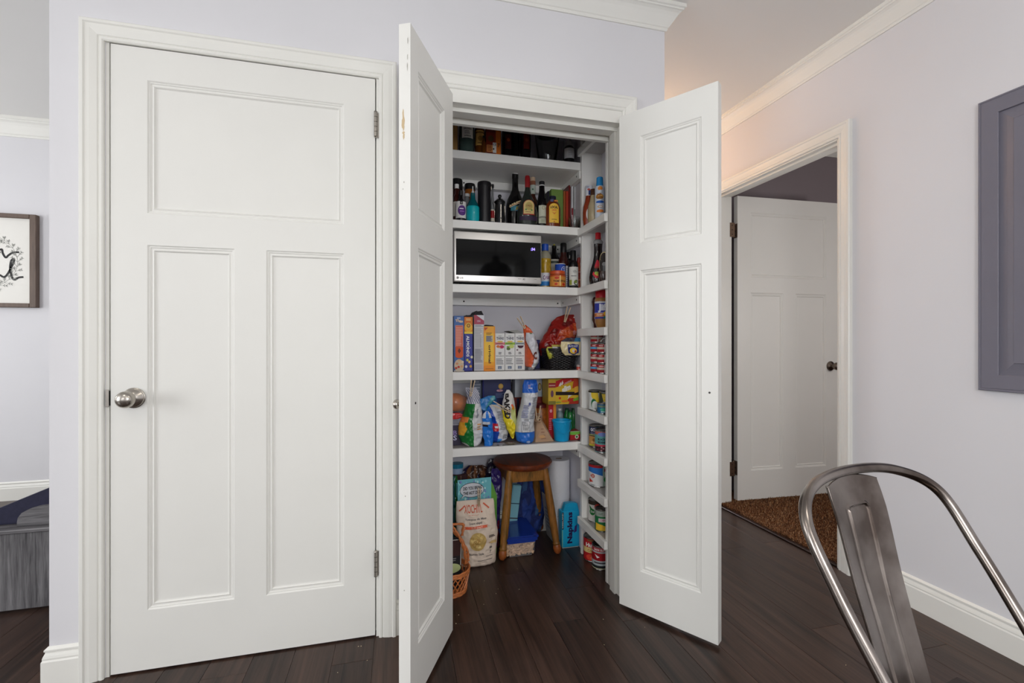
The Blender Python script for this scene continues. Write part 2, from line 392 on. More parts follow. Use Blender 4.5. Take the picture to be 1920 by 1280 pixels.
# door linings
jb = bmesh.new(); add_box(jb, -0.907, -0.896, 0.001, T_, 0, 2.05); add_box(jb, -0.073, -0.063, 0.001, T_, 0, 2.05); add_box(jb, -0.907, -0.063, 0.001, T_, 2.041, 2.052)
add_box(jb, -0.896, -0.884, 0.038, 0.07, 0, 2.041); add_box(jb, -0.085, -0.073, 0.038, 0.07, 0, 2.041); add_box(jb, -0.896, -0.073, 0.038, 0.07, 2.03, 2.041)
struct('trim_4', jb, TRIM)
jb = bmesh.new(); add_box(jb, 0.912, 0.93, -0.004, T_+.012, 0, 2.04); add_box(jb, 0.900, 0.912, 0.042, 0.085, 0, 1.985)
add_box(jb, 0.135, 0.148, -0.004, T_+.012, 0, 2.04); add_box(jb, 0.148, 0.16, 0.042, 0.085, 0, 1.985)
add_box(jb, 0.148, 0.912, -0.005, T_+.012, 1.988, 2.04); add_box(jb, 0.148, 0.912, 0.036, 0.085, 1.974, 1.988)
add_box(jb, 0.148, 0.912, T_, T_+.02, 1.965, 2.06)
struct('trim_5', jb, TRIM)
jb = bmesh.new(); add_box(jb, 2.034, 2.151, -0.027, -0.013, 0, 2.05); add_box(jb, 2.034, 2.151, 0.833, 0.847, 0, 2.05); add_box(jb, 2.034, 2.151, -0.015, 0.835, 2.036, 2.051)
add_box(jb, 2.06, 2.095, -0.013, 0.0, 0, 2.036); add_box(jb, 2.06, 2.095, 0.82, 0.833, 0, 2.036); add_box(jb, 2.06, 2.095, -0.013, 0.833, 2.024, 2.036)
struct('trim_6', jb, TRIM)
# crown mouldings
CROWN = [(0, -.088), (.006, -.088), (.009, -.083), (.009, -.078), (.013, -.075), (.016, -.070), (.020, -.064), (.027, -.054), (.036, -.040), (.044, -.030), (.052, -.024), (.057, -.022), (.058, -.017), (.064, -.014), (.064, 0), (0, 0)]
def crown(name, path, z, flip): struct(name, sweep([(x, y, z) for x, y in path], [(a, b) for a, b in CROWN], (0, 0, 1), flip=flip), TRIM)
crown('trim_7', [(-1.054, 0), (1.115, 0), (1.115, 3.6)], CEILZ, 1)
crown('trim_8', [(2.035, 3.6), (2.035, -4.6)], CEILZ, 1)
struct('trim_9', sweep([(-4.6, 2.099, 2.585), (-1.054, 2.099, 2.585)], [(a*1.15, b*1.32) for a, b in CROWN], (0, 0, 1), flip=1), TRIM)
struct('trim_10', sweep([(2.15, 1.06, 2.585), (4.1, 1.06, 2.585)], CROWN, (0, 0, 1), flip=1), TRIM)
BASE = [(0, 0), (.014, 0), (.014, .083), (.0115, .088), (.012, .093), (.010, .100), (.007, .107), (.0065, .111), (.009, .113), (.009, .118), (.005, .122), (.002, .125), (0, .125)]
def base(name, path, flip=1): struct(name, sweep([(x, y, 0) for x, y in path], BASE, (0, 0, 1), flip=flip), TRIM)
base('baseboard_front_left', [(-1.054, 2.099), (-1.054, 0), (-0.969, 0)])
base('baseboard_front_middle', [(-0.001, 0), (0.081, 0)])
base('baseboard_front_right', [(0.975, 0), (1.115, 0), (1.115, 3.6)])
base('baseboard_right', [(2.035, -0.087), (2.035, -4.6)])
base('baseboard_hall', [(2.035, 3.6), (2.035, 0.907)])
base('baseboard_far_left', [(-4.6, 2.099), (-1.054, 2.099)])
base('baseboard_pantry', [(0.10, 0.75), (0.93, 0.75)])

# strike plate recess of the closed door
# ------------------------------------------------------------------ panelled doors
PROF = [(0, 0), (.004, .0035), (.007, .0035), (.009, .006), (.013, .0065), (.017, .0045), (.021, .0095), (.024, .010)]
def door_leaf(name, w_, h, t, panels, parent, origin, rz, m=DOORP, **kw):
    """leaf in local x 0..w, y 0..t (front at y=0, seen from -y), z 0..h"""
    xs = sorted({0, w_}|{p[0] for p in panels}|{p[1] for p in panels}); zs = sorted({0, h}|{p[2] for p in panels}|{p[3] for p in panels})
    def inp(x, z): return any(p[0] < x < p[1] and p[2] < z < p[3] for p in panels)
    bm = bmesh.new(); V = {}
    def v(x, y, z):
        k = (round(x, 5), round(y, 5), round(z, 5))
        if k not in V: V[k] = bm.verts.new(k)
        return V[k]
    for a, b in zip(xs, xs[1:]):
        for c, d in zip(zs, zs[1:]):
            if inp((a+b)/2, (c+d)/2): continue
            bm.faces.new((v(a, 0, c), v(b, 0, c), v(b, 0, d), v(a, 0, d))); bm.faces.new((v(a, t, d), v(b, t, d), v(b, t, c), v(a, t, c)))
    for a, b in zip(xs, xs[1:]): bm.faces.new((v(a, t, 0), v(b, t, 0), v(b, 0, 0), v(a, 0, 0))); bm.faces.new((v(a, 0, h), v(b, 0, h), v(b, t, h), v(a, t, h)))
    for c, d in zip(zs, zs[1:]): bm.faces.new((v(0, 0, c), v(0, 0, d), v(0, t, d), v(0, t, c))); bm.faces.new((v(w_, t, c), v(w_, t, d), v(w_, 0, d), v(w_, 0, c)))
    o = obj(name, bm, m, parent, **kw)
    for x0, x1, z0, z1 in panels:
        b = bmesh.new()
        for side in (0, 1):
            prev = None
            for i, e in PROF:
                y = e if side == 0 else t-e
                R = [b.verts.new(p) for p in ((x0+i, y, z0+i), (x1-i, y, z0+i), (x1-i, y, z1-i), (x0+i, y, z1-i))]
                if prev:
                    for k in range(4):
                        j = (k+1) % 4; f = (prev[k], prev[j], R[j], R[k]); b.faces.new(f if side == 0 else f[::-1])
                prev = R
            b.faces.new(prev if side == 0 else prev[::-1])
        obj('panel', b, m, o)
    o.location = origin; o.rotation_euler = (0, 0, rz)
    return o
def knob(parent, x, y, z, out=1, m=NICKEL, s=1.0, name='knob'):
    """door knob growing along local -y (out=1) or +y"""
    prof = [(0, 0), (.033, 0), (.033, .003), (.0305, .0045), (.0295, .0075), (.0285, .008), (.024, .013), (.016, .017), (.0115, .020), (.0105, .028), (.0125, .031), (.0185, .034), (.0235, .0385), (.0262, .045), (.0265, .051), (.0245, .058), (.0195, .0635), (.012, .067), (.005, .0685), (0, .069)]
    M = Matrix.Translation((x, y, z)) @ Matrix.Rotation(math.radians(90 if out > 0 else -90), 4, 'X')
    return obj(name, lathe([(r*s, q*s) for r, q in prof], 32, M), m, parent, smooth=40)
def hinge(parent, x, y, z, m=NICKEL):
    b = bmesh.new(); h = .089
    for i in range(5): add_lathe(b, [(0, z-h/2+i*h/5+.0005), (.0062, z-h/2+i*h/5+.0008), (.0062, z-h/2+(i+1)*h/5-.0008), (0, z-h/2+(i+1)*h/5-.0005)], 14, cx=x, cy=y)
    add_lathe(b, [(0, z+h/2), (.0068, z+h/2), (.006, z+h/2+.003), (.003, z+h/2+.005), (0, z+h/2+.006)], 14, cx=x, cy=y)
    add_lathe(b, [(0, z-h/2-.005), (.003, z-h/2-.004), (.0065, z-h/2), (0, z-h/2)], 14, cx=x, cy=y)
    o = obj('hinge', b, m, parent, smooth=40)
    return o
P6 = [(.101, .356, .194, 1.388), (.454, .708, .194, 1.388), (.101, .708, 1.491, 1.926)]
d1 = door_leaf('door_1', .815, 2.030, .035, P6, None, (-0.892, 0.0, 0.006), 0, kind='structure')
knob(d1, .064, 0, .889)
b = bmesh.new(); add_box(b, -.0125, -.0118, .004, .03, .862, .918); add_box(b, -.0125, -.003, -.0035, -.002, .862, .918, .0006)
obj('strike_plate', b, NICKEL, d1)
obj('latch_gap_shade', bx(-.0098, -.0012, -.0006, .012, .866, .914, .001), BLACK, d1)  # black block, gives the dark of the latch gap as colour
obj('latch_bolt', bx(-.010, .001, .008, .022, .878, .902, .003), SCREW, d1)
for z in (1.862, .262):
    hinge(d1, .8175, -.0065, z); obj('hinge_leaf', bx(.8195, .829, -.0012, .0, z-.044, z+.044), NICKEL, d1)
# pantry pair: inner faces seen, both standing open towards the room
PL = [(.090, .326, .160, 1.343), (.090, .326, 1.448, 1.870)]
# right leaf: inner face from hinge (.876,-.0505) along (.5575,-.830)
aR = math.atan2(-.830, .5575)
d2 = door_leaf('door_2', .383, 1.975, .035, PL, None, (.876, -.0505, .015), aR, kind='structure')
# left leaf mirrored: origin at free edge so that its seen face looks along local -y
aL = math.atan2(.906, .424)
d3 = door_leaf('door_3', .383, 1.975, .035, [(.057, .293, .160, 1.343), (.057, .293, 1.448, 1.870)], None, (.200-.424*.383, -.054-.906*.383, .015), aL, kind='structure')
knob(d2, .340, .035, .880, out=-1, s=.55); knob(d3, .043, .035, .876, out=-1, s=.55)
for d, x in ((d2, .354), (d3, .036)):
    obj('knob_screw', lathe([(0, 0), (.0038, .0), (.0032, .0015), (0, .002)], 12, Matrix.Translation((x, 0, .882)) @ Matrix.Rotation(math.radians(90), 4, 'X')), SCREW, d)
for z in (1.78, 1.0, .22):
    hinge(d2, -.004, .030, z); hinge(d3, .387, .030, z)
b = bmesh.new(); add_box(b, .930, .9302, .012, .0285, .22, .30); b.free()
# worn paint on the free edge of the left leaf (end face at local x=0, looks along -x)
pr = Print()
def blob(cu, cv, ru, rv, col, n=18, jag=.35):
    pts = [(cu+ru*(1+jag*(random.random()-.5)*2)*math.cos(2*math.pi*i/n), cv+rv*(1+jag*(random.random()-.5))*math.sin(2*math.pi*i/n)) for i in range(n)]
    pr.poly(pts, col)
for cu, cv, ru, rv in ((.0135, 1.690, .0045, .022), (.013, 1.707, .0025, .022), (.014, 1.662, .004, .004), (.0145, 1.652, .0028, .010)): blob(cu, cv, ru, rv, (196, 174, 138))
for cu, cv, ru, rv in ((.0275, 1.925, .001, .009), (.0265, 1.878, .0007, .008), (.026, 1.85, .0008, .012), (.016, 1.52, .001, .003), (.013, 1.50, .001, .002), (.02, .62, .0012, .002), (.017, .35, .0015, .002)): blob(cu, cv, ru, rv, (150, 146, 136))
pr.build('worn_paint', d3, flat((0, .035, 0), (0, -1, 0), (0, 0, 1)), label='bare tan patches where the white paint has chipped')
# right-hand door, open into the carpeted room
a3 = math.atan2(-.032, .783)
d4 = door_leaf('door_4', .813, 2.030, .035, P6, None, (2.200, .836, .018), a3, kind='structure')
knob(d4, .742, 0, .889, m=mat('dark_nickel', (120, 108, 98), .2, 1.0))
for z in (1.80, .215):
    o = hinge(d4, -.022, .012, z, BRONZE)
    for s_, a, c in ((0, -.062, -.026), (1, -.018, -.0005)):
        b = bmesh.new()
        if s_ == 0: add_box(b, a, c, -.0075, -.0055, z-.047, z+.047)
        else: add_box(b, -.0012, 0, .0, .033, z-.047, z+.047)
        q = obj('hinge_leaf', b, BRONZE, d4)
        sb = bmesh.new()
        for dz in (-.03, 0, .03):
            add_lathe(sb, [(0, 0), (.0035, 0), (.003, .001), (0, .0012)], 10, Matrix.Translation((-.045, -.0075, z+dz) if s_ == 0 else (-.0012, .02, z+dz)) @ (Matrix.Rotation(math.radians(90), 4, 'X') if s_ == 0 else Matrix.Rotation(math.radians(-90), 4, 'Y')))
        obj('screw', sb, SCREW, q)

# shag carpet in the room beyond
cp = obj('shag_carpet', bx(2.05, 4.1, -2.2, 1.05, -0.001, 0.008), mat('carpet_backing', (62, 40, 26), .9), None, label='brown shag carpet covering the floor of the room behind the right-hand doorway', cat='carpet')
rc = random.Random(11); V = []; Fc = []; Cc = []
pal = [rgb(c) for c in ((126, 84, 54), (98, 62, 38), (150, 106, 72), (176, 136, 100), (84, 52, 32), (112, 72, 44))]
def blade(x, y, hh, wd):
    a = rc.uniform(0, 6.283); ln = rc.uniform(.006, .022); dx, dy = math.cos(a), math.sin(a); nx, ny = -dy*wd, dx*wd; n = len(V)
    V.extend(((x-nx, y-ny, .006), (x+nx, y+ny, .006), (x+dx*ln*.5-nx, y+dy*ln*.5-ny, .006+hh), (x+dx*ln*.5+nx, y+dy*ln*.5+ny, .006+hh), (x+dx*ln, y+dy*ln, .006+hh*rc.uniform(.5, 1.1))))
    Fc.extend(((n, n+1, n+3, n+2), (n+2, n+3, n+4))); c = rc.choice(pal); Cc.extend((c, c))
for i in range(52000):
    t = rc.random(); x = 2.062+(t**1.5)*1.05; y = rc.uniform(-.35, 1.03)
    if x < 2.155 and not (-.005 < y < .825): continue
    blade(x, y, rc.uniform(.008, .02), .0013)
for i in range(9000): blade(rc.uniform(3.1, 4.05), rc.uniform(-2.1, 1.03), rc.uniform(.01, .02), .003)
pile = obj_data('carpet_pile', V, Fc, CARPETM, cp, kind='stuff')
at = pile.data.color_attributes.new('Col', 'FLOAT_COLOR', 'CORNER'); dd = []
for p_, c in zip(pile.data.polygons, Cc):
    for _ in range(p_.loop_total): dd += c
at.data.foreach_set('color', dd)
struct('trim_11', bx(2.035, 2.056, -.013, .833, 0, .009, .002), FLOORW)

# grey raised panel hung on the right wall (near edge outside the frame)
GREY = mat('slate_paint', (112, 110, 121), .42, var=.03, vscale=4)
gp = thing('wall_cabinet_panel', 'slate grey raised panel cabinet front fixed to the right wall', 'panel', (2.035, -.565, .905))
def gy(s): return -s
b = prism([(0, 0), (.022, 0), (.022, 1.024), (0, 1.024)], 0, 0); b.free()
Wp, Hp = .62, 1.024
prf = [(0, 0), (0, .018), (.002, .020), (.006, .020), (.007, .0185), (.009, .0185), (.010, .020), (.056, .020), (.0575, .0185), (.0575, .012), (.062, .0125), (.078, .0155), (.098, .0205), (.100, .0235)]
bm = bmesh.new(); prev = None
for i, e in prf:
    R = [bm.verts.new(p) for p in ((-e, -i, i), (-e, -(Wp-i), i), (-e, -(Wp-i), Hp-i), (-e, -i, Hp-i))]
    if prev:
        for k in range(4): j = (k+1) % 4; bm.faces.new((prev[k], prev[j], R[j], R[k]))
    else: bm.faces.new(R[::-1])
    prev = R
    if abs(i-.0575) < 1e-6 and e == .0185:
        obj('frame', bm, GREY, gp); bm = bmesh.new(); prev = [bm.verts.new(p) for p in ((-e, -i, i), (-e, -(Wp-i), i), (-e, -(Wp-i), Hp-i), (-e, -i, Hp-i))]
bm.faces.new(prev); obj('raised_panel', bm, GREY, gp)

# warm sconce in the hall round the corner
sc_ = thing('wall_sconce', 'small warm glass globe sconce round the corner in the hall', 'lamp', (1.115, 1.05, 2.10))
obj('back_plate', lathe([(0, 0), (.05, 0), (.05, .008), (.03, .014), (0, .014)], 24, Matrix.Rotation(math.radians(90), 4, 'Y')), NICKEL, sc_, smooth=40)
obj('arm', tube([(.01, 0, 0), (.06, 0, -.01), (.10, 0, .01), (.10, 0, .04)], .006), NICKEL, sc_, smooth=60)
obj('globe', lathe([(0, .04), (.03, .043), (.055, .07), (.06, .10), (.05, .135), (.025, .155), (0, .16)], 24, cx=.10), mat('lit_globe', (255, 196, 120), .4, emit=6.0), sc_, smooth=60)
pl = bpy.data.lights.new('sconce_bulb', 'POINT'); pl.energy = 9; pl.color = (1.0, .56, .24); pl.shadow_soft_size = .06
po = bpy.data.objects.new('sconce_bulb', pl); po.location = (.20, 0, .11); link(po, sc_)

# ------------------------------------------------------------------ far left room
YB = 2.099
pf = thing('framed_sign', 'framed white sign with black script lettering in a brown wooden frame', 'picture', (-2.382, YB, 1.309))
FW_ = mat('dark_walnut', (96, 80, 70), .55, var=.18, vscale=20, stretch=(3, 3, .4))
fwid, fh = .86, .632
for nm, a in (('frame_side', (-.038, 0, 0, fh)), ('frame_side', (-fwid, -fwid+.038, 0, fh)), ('frame_rail', (-fwid+.038, -.038, 0, .028)), ('frame_rail', (-fwid+.038, -.038, fh-.028, fh))):
    obj(nm, bx(a[0], a[1], -.035, 0, a[2], a[3], .003), FW_, pf)
obj('board', bx(-fwid+.036, -.036, -.015, -.004, .026, fh-.026), mat('sign_board', (226, 224, 218), .6, var=.01), pf)
pr = Print()
inkc = (12, 9, 10)
def stroke(pts, wd, col, n=8, lay_=None):
    P = []
    Q = [pts[0]]+list(pts)+[pts[-1]]
    for i in range(1, len(Q)-2):
        for k in range(n):
            t = k/n; a, b_, c, d = Q[i-1], Q[i], Q[i+1], Q[i+2]
            P.append(tuple(.5*((2*b_[j])+(-a[j]+c[j])*t+(2*a[j]-5*b_[j]+4*c[j]-d[j])*t*t+(-a[j]+3*b_[j]-3*c[j]+d[j])*t**3) for j in (0, 1)))
    P.append(pts[-1]); V = []
    for q in range(len(P)):
        a, b_ = P[max(q-1, 0)], P[min(q+1, len(P)-1)]; dx, dy = b_[0]-a[0], b_[1]-a[1]; l = math.hypot(dx, dy) or 1; nx, ny = -dy/l*wd/2, dx/l*wd/2
        V += [(P[q][0]-nx, P[q][1]-ny), (P[q][0]+nx, P[q][1]+ny)]
    pr._add(V, [(2*q, 2*q+2, 2*q+3, 2*q+1) for q in range(len(P)-1)], col, (lay_ if lay_ else pr.k+1))
def sg(px, py): return (PX(px, YB-.02)+2.382, PZ(px, py, YB-.02)-1.309)
stroke([sg(-6, 470), sg(2, 467), sg(4, 474), sg(8, 481), sg(11, 482), sg(15, 478), sg(24, 473), sg(35, 472.5)], .0125, inkc)
stroke([sg(-8, 512), sg(0, 516), sg(6, 519), sg(12, 515), sg(19, 503), sg(25, 489), sg(24, 485), sg(20, 489), sg(18, 503), sg(21, 518), sg(26, 524), sg(34, 520), sg(43, 519)], .0125, inkc)
cxs, czs = -.40, .316
cxs, czs = sg(32, 490)[0]-.20, sg(10, 490)[1]
stroke([(cxs-.20, czs+.08), (cxs-.12, czs+.10), (cxs-.02, czs+.09), (cxs+.04, czs+.07), (cxs+.10, czs+.06), sg(-6, 470)], .0125, inkc)
stroke([(cxs-.18, czs-.05), (cxs-.10, czs-.02), (cxs-.04, czs-.07), (cxs+.04, czs-.03), sg(-8, 512)], .0125, inkc)
R0 = .20; cxs, czs = sg(32, 490)[0]-.20, sg(10, 490)[1]; lf = (128, 130, 124); rl = random.Random(5)
for i in range(0, 36):
    a = 2*math.pi*i/36; 
    p = (cxs+R0*math.cos(a), czs+R0*.93*math.sin(a)); q = (cxs+R0*math.cos(a+.18), czs+R0*.93*math.sin(a+.18)); stroke([p, q], .0016, lf, 2, 1+i % 3)
    for s_ in (-1, 1):
        an = a+math.pi/2+s_*rl.uniform(.5, .9); ln = rl.uniform(.018, .05); e = (p[0]+ln*math.cos(an), p[1]+ln*math.sin(an)); stroke([p, e], .0018, lf, 2, 4+i % 4)
        for f_ in (.5, .8):
            m_ = (p[0]+(e[0]-p[0])*f_, p[1]+(e[1]-p[1])*f_)
            for s2 in (-1, 1): stroke([m_, (m_[0]+.013*math.cos(an+s2*.7), m_[1]+.013*math.sin(an+s2*.7))], .0026, lf, 2, 8+i % 3)
pr.build('lettering', pf, flat((0, -.0152, 0), (1, 0, 0), (0, 0, 1)), label='black script words inside a grey leafy wreath')

GW = woodmat('grey_washed_oak', (44, 42, 45), (122, 120, 122), .6, (60, 60, 3), per_obj=False, bump=.3)
GWH = woodmat('grey_washed_oak_rail', (44, 42, 45), (120, 118, 120), .6, (3, 60, 60), per_obj=False, bump=.3)
so = thing('lounge_sofa', 'grey washed wooden sofa with navy seat cushion in the far left room', 'sofa', (-1.25, .5, 0))
X0 = -2.6+1.25
obj('side_panel', bx(X0, .19, 0, .03, 0.012, .318, .002), GW, so)
obj('arm_rail', bx(X0, .19, -.012, .10, .318, .333, .003), GWH, so)
pts = [(.19, .333), (.19, .412)] + [(-.165-.07*math.sin(t)*1.0+.0, .350+.06*math.cos(t)) for t in [math.pi/2*k/6 for k in range(7)]][0:0]
pts = [(.19, .334), (.19, .414), (-.13, .4085), (-.165, .406), (-.195, .399), (-.218, .386), (-.230, .368), (-.233, .350), (-.233, .334)]
obj('curved_back_board', prism(pts, .03, .055), GWH, so)
NAVY = mat('navy_fabric', (38, 38, 58), .9, var=.12, vscale=60, bump=.3, bscale=300)
nv = prism([(-.475, .334), (.19, .334), (.19, .612), (-.293, .41)], .058, .30); bmesh.ops.bevel(nv, geom=nv.edges[:], offset=.006, segments=2, affect='EDGES')
obj('cushion', nv, NAVY, so, smooth=40)
obj('leg', bx(-.9, -.84, .02, .08, 0, .03), GW, so); obj('leg', bx(.1, .16, .02, .08, 0, .03), GW, so); obj('leg', bx(.1, .16, .66, .72, 0, .16), GW, so); obj('leg', bx(-.9, -.84, .66, .72, 0, .16), GW, so)
obj('seat_deck', bx(X0, .18, .06, .74, .14, .16), GW, so)

# ------------------------------------------------------------------ pantry shelving
YF, YBK, XR = .43, .75, 1.02
SH = {1: 1.99, 2: 1.658, 3: 1.352, 4: .932, 5: .567}
SLAB = {1: 'topmost white pantry shelf, dark bottles standing on it', 2: 'second white pantry shelf from the top, under the liquor bottles', 3: 'white pantry shelf carrying the microwave oven', 4: 'white pantry shelf carrying the upright cracker and nut boxes', 5: 'lowest white pantry shelf, crowded with chip bags'}
def screw_head(parent, M):
    return obj('screw', lathe([(0, 0), (.0045, 0), (.0045, .0006), (.003, .0012), (0, .0005)], 10, M), SCREW, parent)
RX90 = Matrix.Rotation(math.radians(90), 4, 'X')
for k, z in SH.items():
    t = thing('pantry_shelf', SLAB[k], 'shelf', (.10, YF, z-.038), group='white shelves built into the pantry')
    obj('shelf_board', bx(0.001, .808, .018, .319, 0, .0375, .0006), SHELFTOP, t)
    obj('front_edge', bx(0.001, .808, 0, .018, -.001, .038, .0012), SHELFP, t)
    obj('shelf_skin', bx(0.001, .823, .018, .319, -.0012, -.0002), SHELFP, t)
    c = obj('cleat', bx(0.001, .803, .275, .319, -.040, -.0013, .001), SHELFP, t)
    for x in (.25, .785): screw_head(c, Matrix.Translation((x, .275, -.02)) @ RX90)
    c = obj('cleat', bx(.803, .829, .20 if k == 4 else .004, .319, -.042, -.0013, .001), SHELFP, t)
    for y in ((.24,) if k == 4 else (.04, .24)): screw_head(c, Matrix.Translation((.803, y, -.02)) @ Matrix.Rotation(math.radians(-90), 4, 'Y'))
struct('wall_pantry_divider', bx(.930, 1.02, YF+.004, .75, .0, 2.44), PANTRY)
rk = thing('can_rack', 'narrow white rack of eight lipped shelves for cans inside the right pantry jamb', 'shelving', (.909, .128, 0))
obj('side_panel', bx(0, .110, 0, .018, 0, 2.38, .001), SHELFP, rk); obj('side_panel', bx(0, .110, .286, .305, 0, 2.38, .001), SHELFP, rk)
obj('back_panel', bx(.1095, .1108, .0, .305, 0, 2.38), PANTRY, rk)
RK = [2.055, 1.648, 1.350, 1.142, .930, .745, .560, .380, .190]
for z in RK:
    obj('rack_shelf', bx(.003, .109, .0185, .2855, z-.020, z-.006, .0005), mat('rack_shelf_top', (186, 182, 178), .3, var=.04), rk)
    obj('lip', bx(-.018, -.0005, -.009, .302, z-.037, z, .0015), SHELFP, rk)

# ------------------------------------------------------------------ groceries: builders
def pm(name, col, rough=.4, **k): return mat(name, col, rough, **k)
GLASS = mat('clear_glass', (235, 240, 238), .04, trans=1.0, ior=1.45, var=0)
DGLASS = mat('black_green_glass', (10, 12, 10), .10, var=.1, coat=.3)
def carton(name, label, cat, x0, x1, ytop, Y, dz_base, depth, body, ybase=None, group=None, rz=0, open_top=None):
    """a standing box whose front face spans pixels x0..x1 and reaches pixel ytop, standing at height dz_base, front at depth Y"""
    X0, X1 = PX(x0, Y), PX(x1, Y); xm = (x0+x1)/2; h = PZ(xm, ytop, Y)-dz_base; W = X1-X0
    t = thing(name, label, cat, (X0, Y, dz_base), rz, group)
    obj('box', bx(0, W, 0, depth, .0004, h, .0012), body, t)
    return t, W, h
def bottle(name, label, cat, px, Y, zb, prof, m, capprof=None, capm=None, group=None, seg=24, sy=1.0, prof_is_m=False):
    """prof: (pixel y, half width in pixels) from base to top, the base entry's y is replaced by the shelf height"""
    X = PX(px, Y); d = dep(px, Y)
    Z = lambda py: CAMH+(640-py)/FPX*d
    t = thing(name, label, cat, (X, Y, zb+.0005), 0, group)
    P = []
    for i, (py, hw) in enumerate(prof):
        z = 0 if i == 0 else Z(py)-zb
        P.append((hw*d/FPX, max(z, 0)))
    P = [(0, 0)]+P+[(0, P[-1][1])]
    obj('bottle_body', lathe(P, seg, sy=sy), m, t, smooth=35)
    if capprof:
        Cc = [(hw*d/FPX, Z(py)-zb) for py, hw in capprof]; Cc = [(0, Cc[0][1])]+Cc+[(0, Cc[-1][1])]
        obj('cap', lathe(Cc, seg, sy=sy), capm, t, smooth=35)
    t['_d'] = d
    def zz(py): return Z(py)-zb
    return t, d/FPX, zz
def wrap(t, r, z0, z1, col, w0=-3.14, w1=3.14, name='label', fn=None, phi=0.0, sy=1.0, n=28):
    pr = Print(); pr.rect(w0*r, z0, w1*r, z1, col, nu=n)
    if fn: fn(pr, r, z0, z1)
    return pr.build(name, t, cyl(r, phi, sy=sy))
def tin(name, label, px, Y, zb, r, h, paint, group=None, X=None, phi=-.25, cat='can'):
    X = PX(px, Y) if X is None else X
    t = thing(name, label, cat, (X, Y, zb+.0004), 0, group)
    obj('can_body', lathe([(0, 0), (r*.95, 0), (r, .002), (r*.985, .004), (r*.985, h-.004), (r, h-.002), (r*.96, h), (r*.9, h-.003), (0, h-.003)], 28), mat('tinplate', (170, 168, 165), .25, 1.0), t, smooth=35)
    pr = Print(); rr = r*.987; pr.rect(-3.14*rr, .006, 3.14*rr, h-.006, paint[0], nu=28); paint[1](pr, rr, h)
    pr.build('label', t, cyl(rr, phi), INK); return t
def lerp_out(outl, py):
    for a, b in zip(outl, outl[1:]):
        if a[0] <= py <= b[0]:
            k = (py-a[0])/(b[0]-a[0]); k = k*k*(3-2*k)*.4+k*.6; return a[1]+(b[1]-a[1])*k, a[2]+(b[2]-a[2])*k
    return outl[-1][1:]
def bag(name, label, cat, outl, Y, T, fcol, m=FOIL, seed=0, pinch_top=True, pinch_bot=False, amp=.012, nu=34, nv=46, group=None, back=.35, zb=None, lean=0.0):
    nu, nv = int(nu*1.75), int(nv*1.75); outl = list(outl)
    if zb is not None:
        xq = (outl[-1][1]+outl[-1][2])/2; yb = 640+(CAMH-zb)*FPX/dep(xq, Y)
        if yb > outl[-1][0]+3: outl.append((yb, outl[-1][1], outl[-1][2]))
    """soft bag: outline rows (pixel y, left x, right x) top to bottom at depth Y, filled to thickness T, folds from noise"""
    y0, y1 = outl[0][0], outl[-1][0]; xm = (outl[-1][1]+outl[-1][2])/2; d = dep(xm, Y)
    Xo = PX(xm, Y); Zo = (CAMH+(640-y1)/FPX*d) if zb is None else zb
    t = bpy.data.objects.new(name, None); t.location = (Xo, Y, Zo); t.empty_display_size = .05; link(t, None, None, label, cat, group)
    V = []; F = []; C = []
    h = (y1-y0)/FPX*d
    for side in (0, 1):
        for j in range(nv+1):
            v = j/nv; py = y0+(y1-y0)*v; xl, xr = lerp_out(outl, py)
            env = 1.0
            if pinch_top: env *= min(1, .06+(v*2.6))**.8
            env *= (min(1, (1-v)*5+.02)**.6 if pinch_bot else min(1, (1-v)*12+.25)**.5)
            for i in range(nu+1):
                u = i/nu; X = PX(xl+(xr-xl)*u, Y)-Xo; Z = CAMH+(640-py)/FPX*d-Zo
                e = max(0, 1-abs(2*u-1)**2.2)**.55
                th = T*env*e
                p = Vector((X*14+seed*7.3, Z*14, seed*3.1+side*5))
                n1 = noise.noise(p); n2 = abs(noise.noise(p*2.3+Vector((3, 1, 9)))); n3 = noise.noise(p*5.1)
                dd = amp*(n1*1.0-n2*1.1+n3*.35)*min(1, e*1.6)
                Yy = (-(th+dd) if side == 0 else th*back+dd*.3)+lean*(1-v)*h
                V.append((X+n3*amp*.15, Yy, max(Z, .0006)))
    for side in (0, 1):
        o = side*(nu+1)*(nv+1)
        for j in range(nv):
            for i in range(nu):
                q = (o+j*(nu+1)+i, o+(j+1)*(nu+1)+i, o+(j+1)*(nu+1)+i+1, o+j*(nu+1)+i+1)
                F.append(q if side == 0 else q[::-1]); C.append(rgb(fcol((i+.5)/nu, 1-(j+.5)/nv, side)))
    me = bpy.data.meshes.new('bag_body'); me.from_pydata(V, [], F); me.polygons.foreach_set('use_smooth', [True]*len(F))
    at = me.color_attributes.new('Col', 'FLOAT_COLOR', 'CORNER'); dl = []
    for p_, c in zip(me.polygons, C):
        for _ in range(p_.loop_total): dl += c
    at.data.foreach_set('color', dl); me.materials.append(m)
    o = link(bpy.data.objects.new('bag_body', me), t)
    fr = V[:(nu+1)*(nv+1)]
    def surf(a, b, e):      # a,b in 0..1 over the front
        i = max(0, min(.9999, a))*nu; j = (1-max(0, min(.9999, b)))*nv; i0, j0 = int(i), min(nv-1, int(j)); fi, fj = i-i0, j-j0
        g = lambda ii, jj: Vector(fr[jj*(nu+1)+ii])
        p = (g(i0, j0)*(1-fi)*(1-fj)+g(i0+1, j0)*fi*(1-fj)+g(i0, j0+1)*(1-fi)*fj+g(i0+1, j0+1)*fi*fj)
        return (p.x, p.y-.0014-e*2, p.z)
    surf.maxlen = .03
    return t, surf
PINW = mat('pale_birch', (206, 182, 150), .6, var=.1, vscale=30); PINS = mat('pin_spring', (150, 146, 140), .3, 1.0)
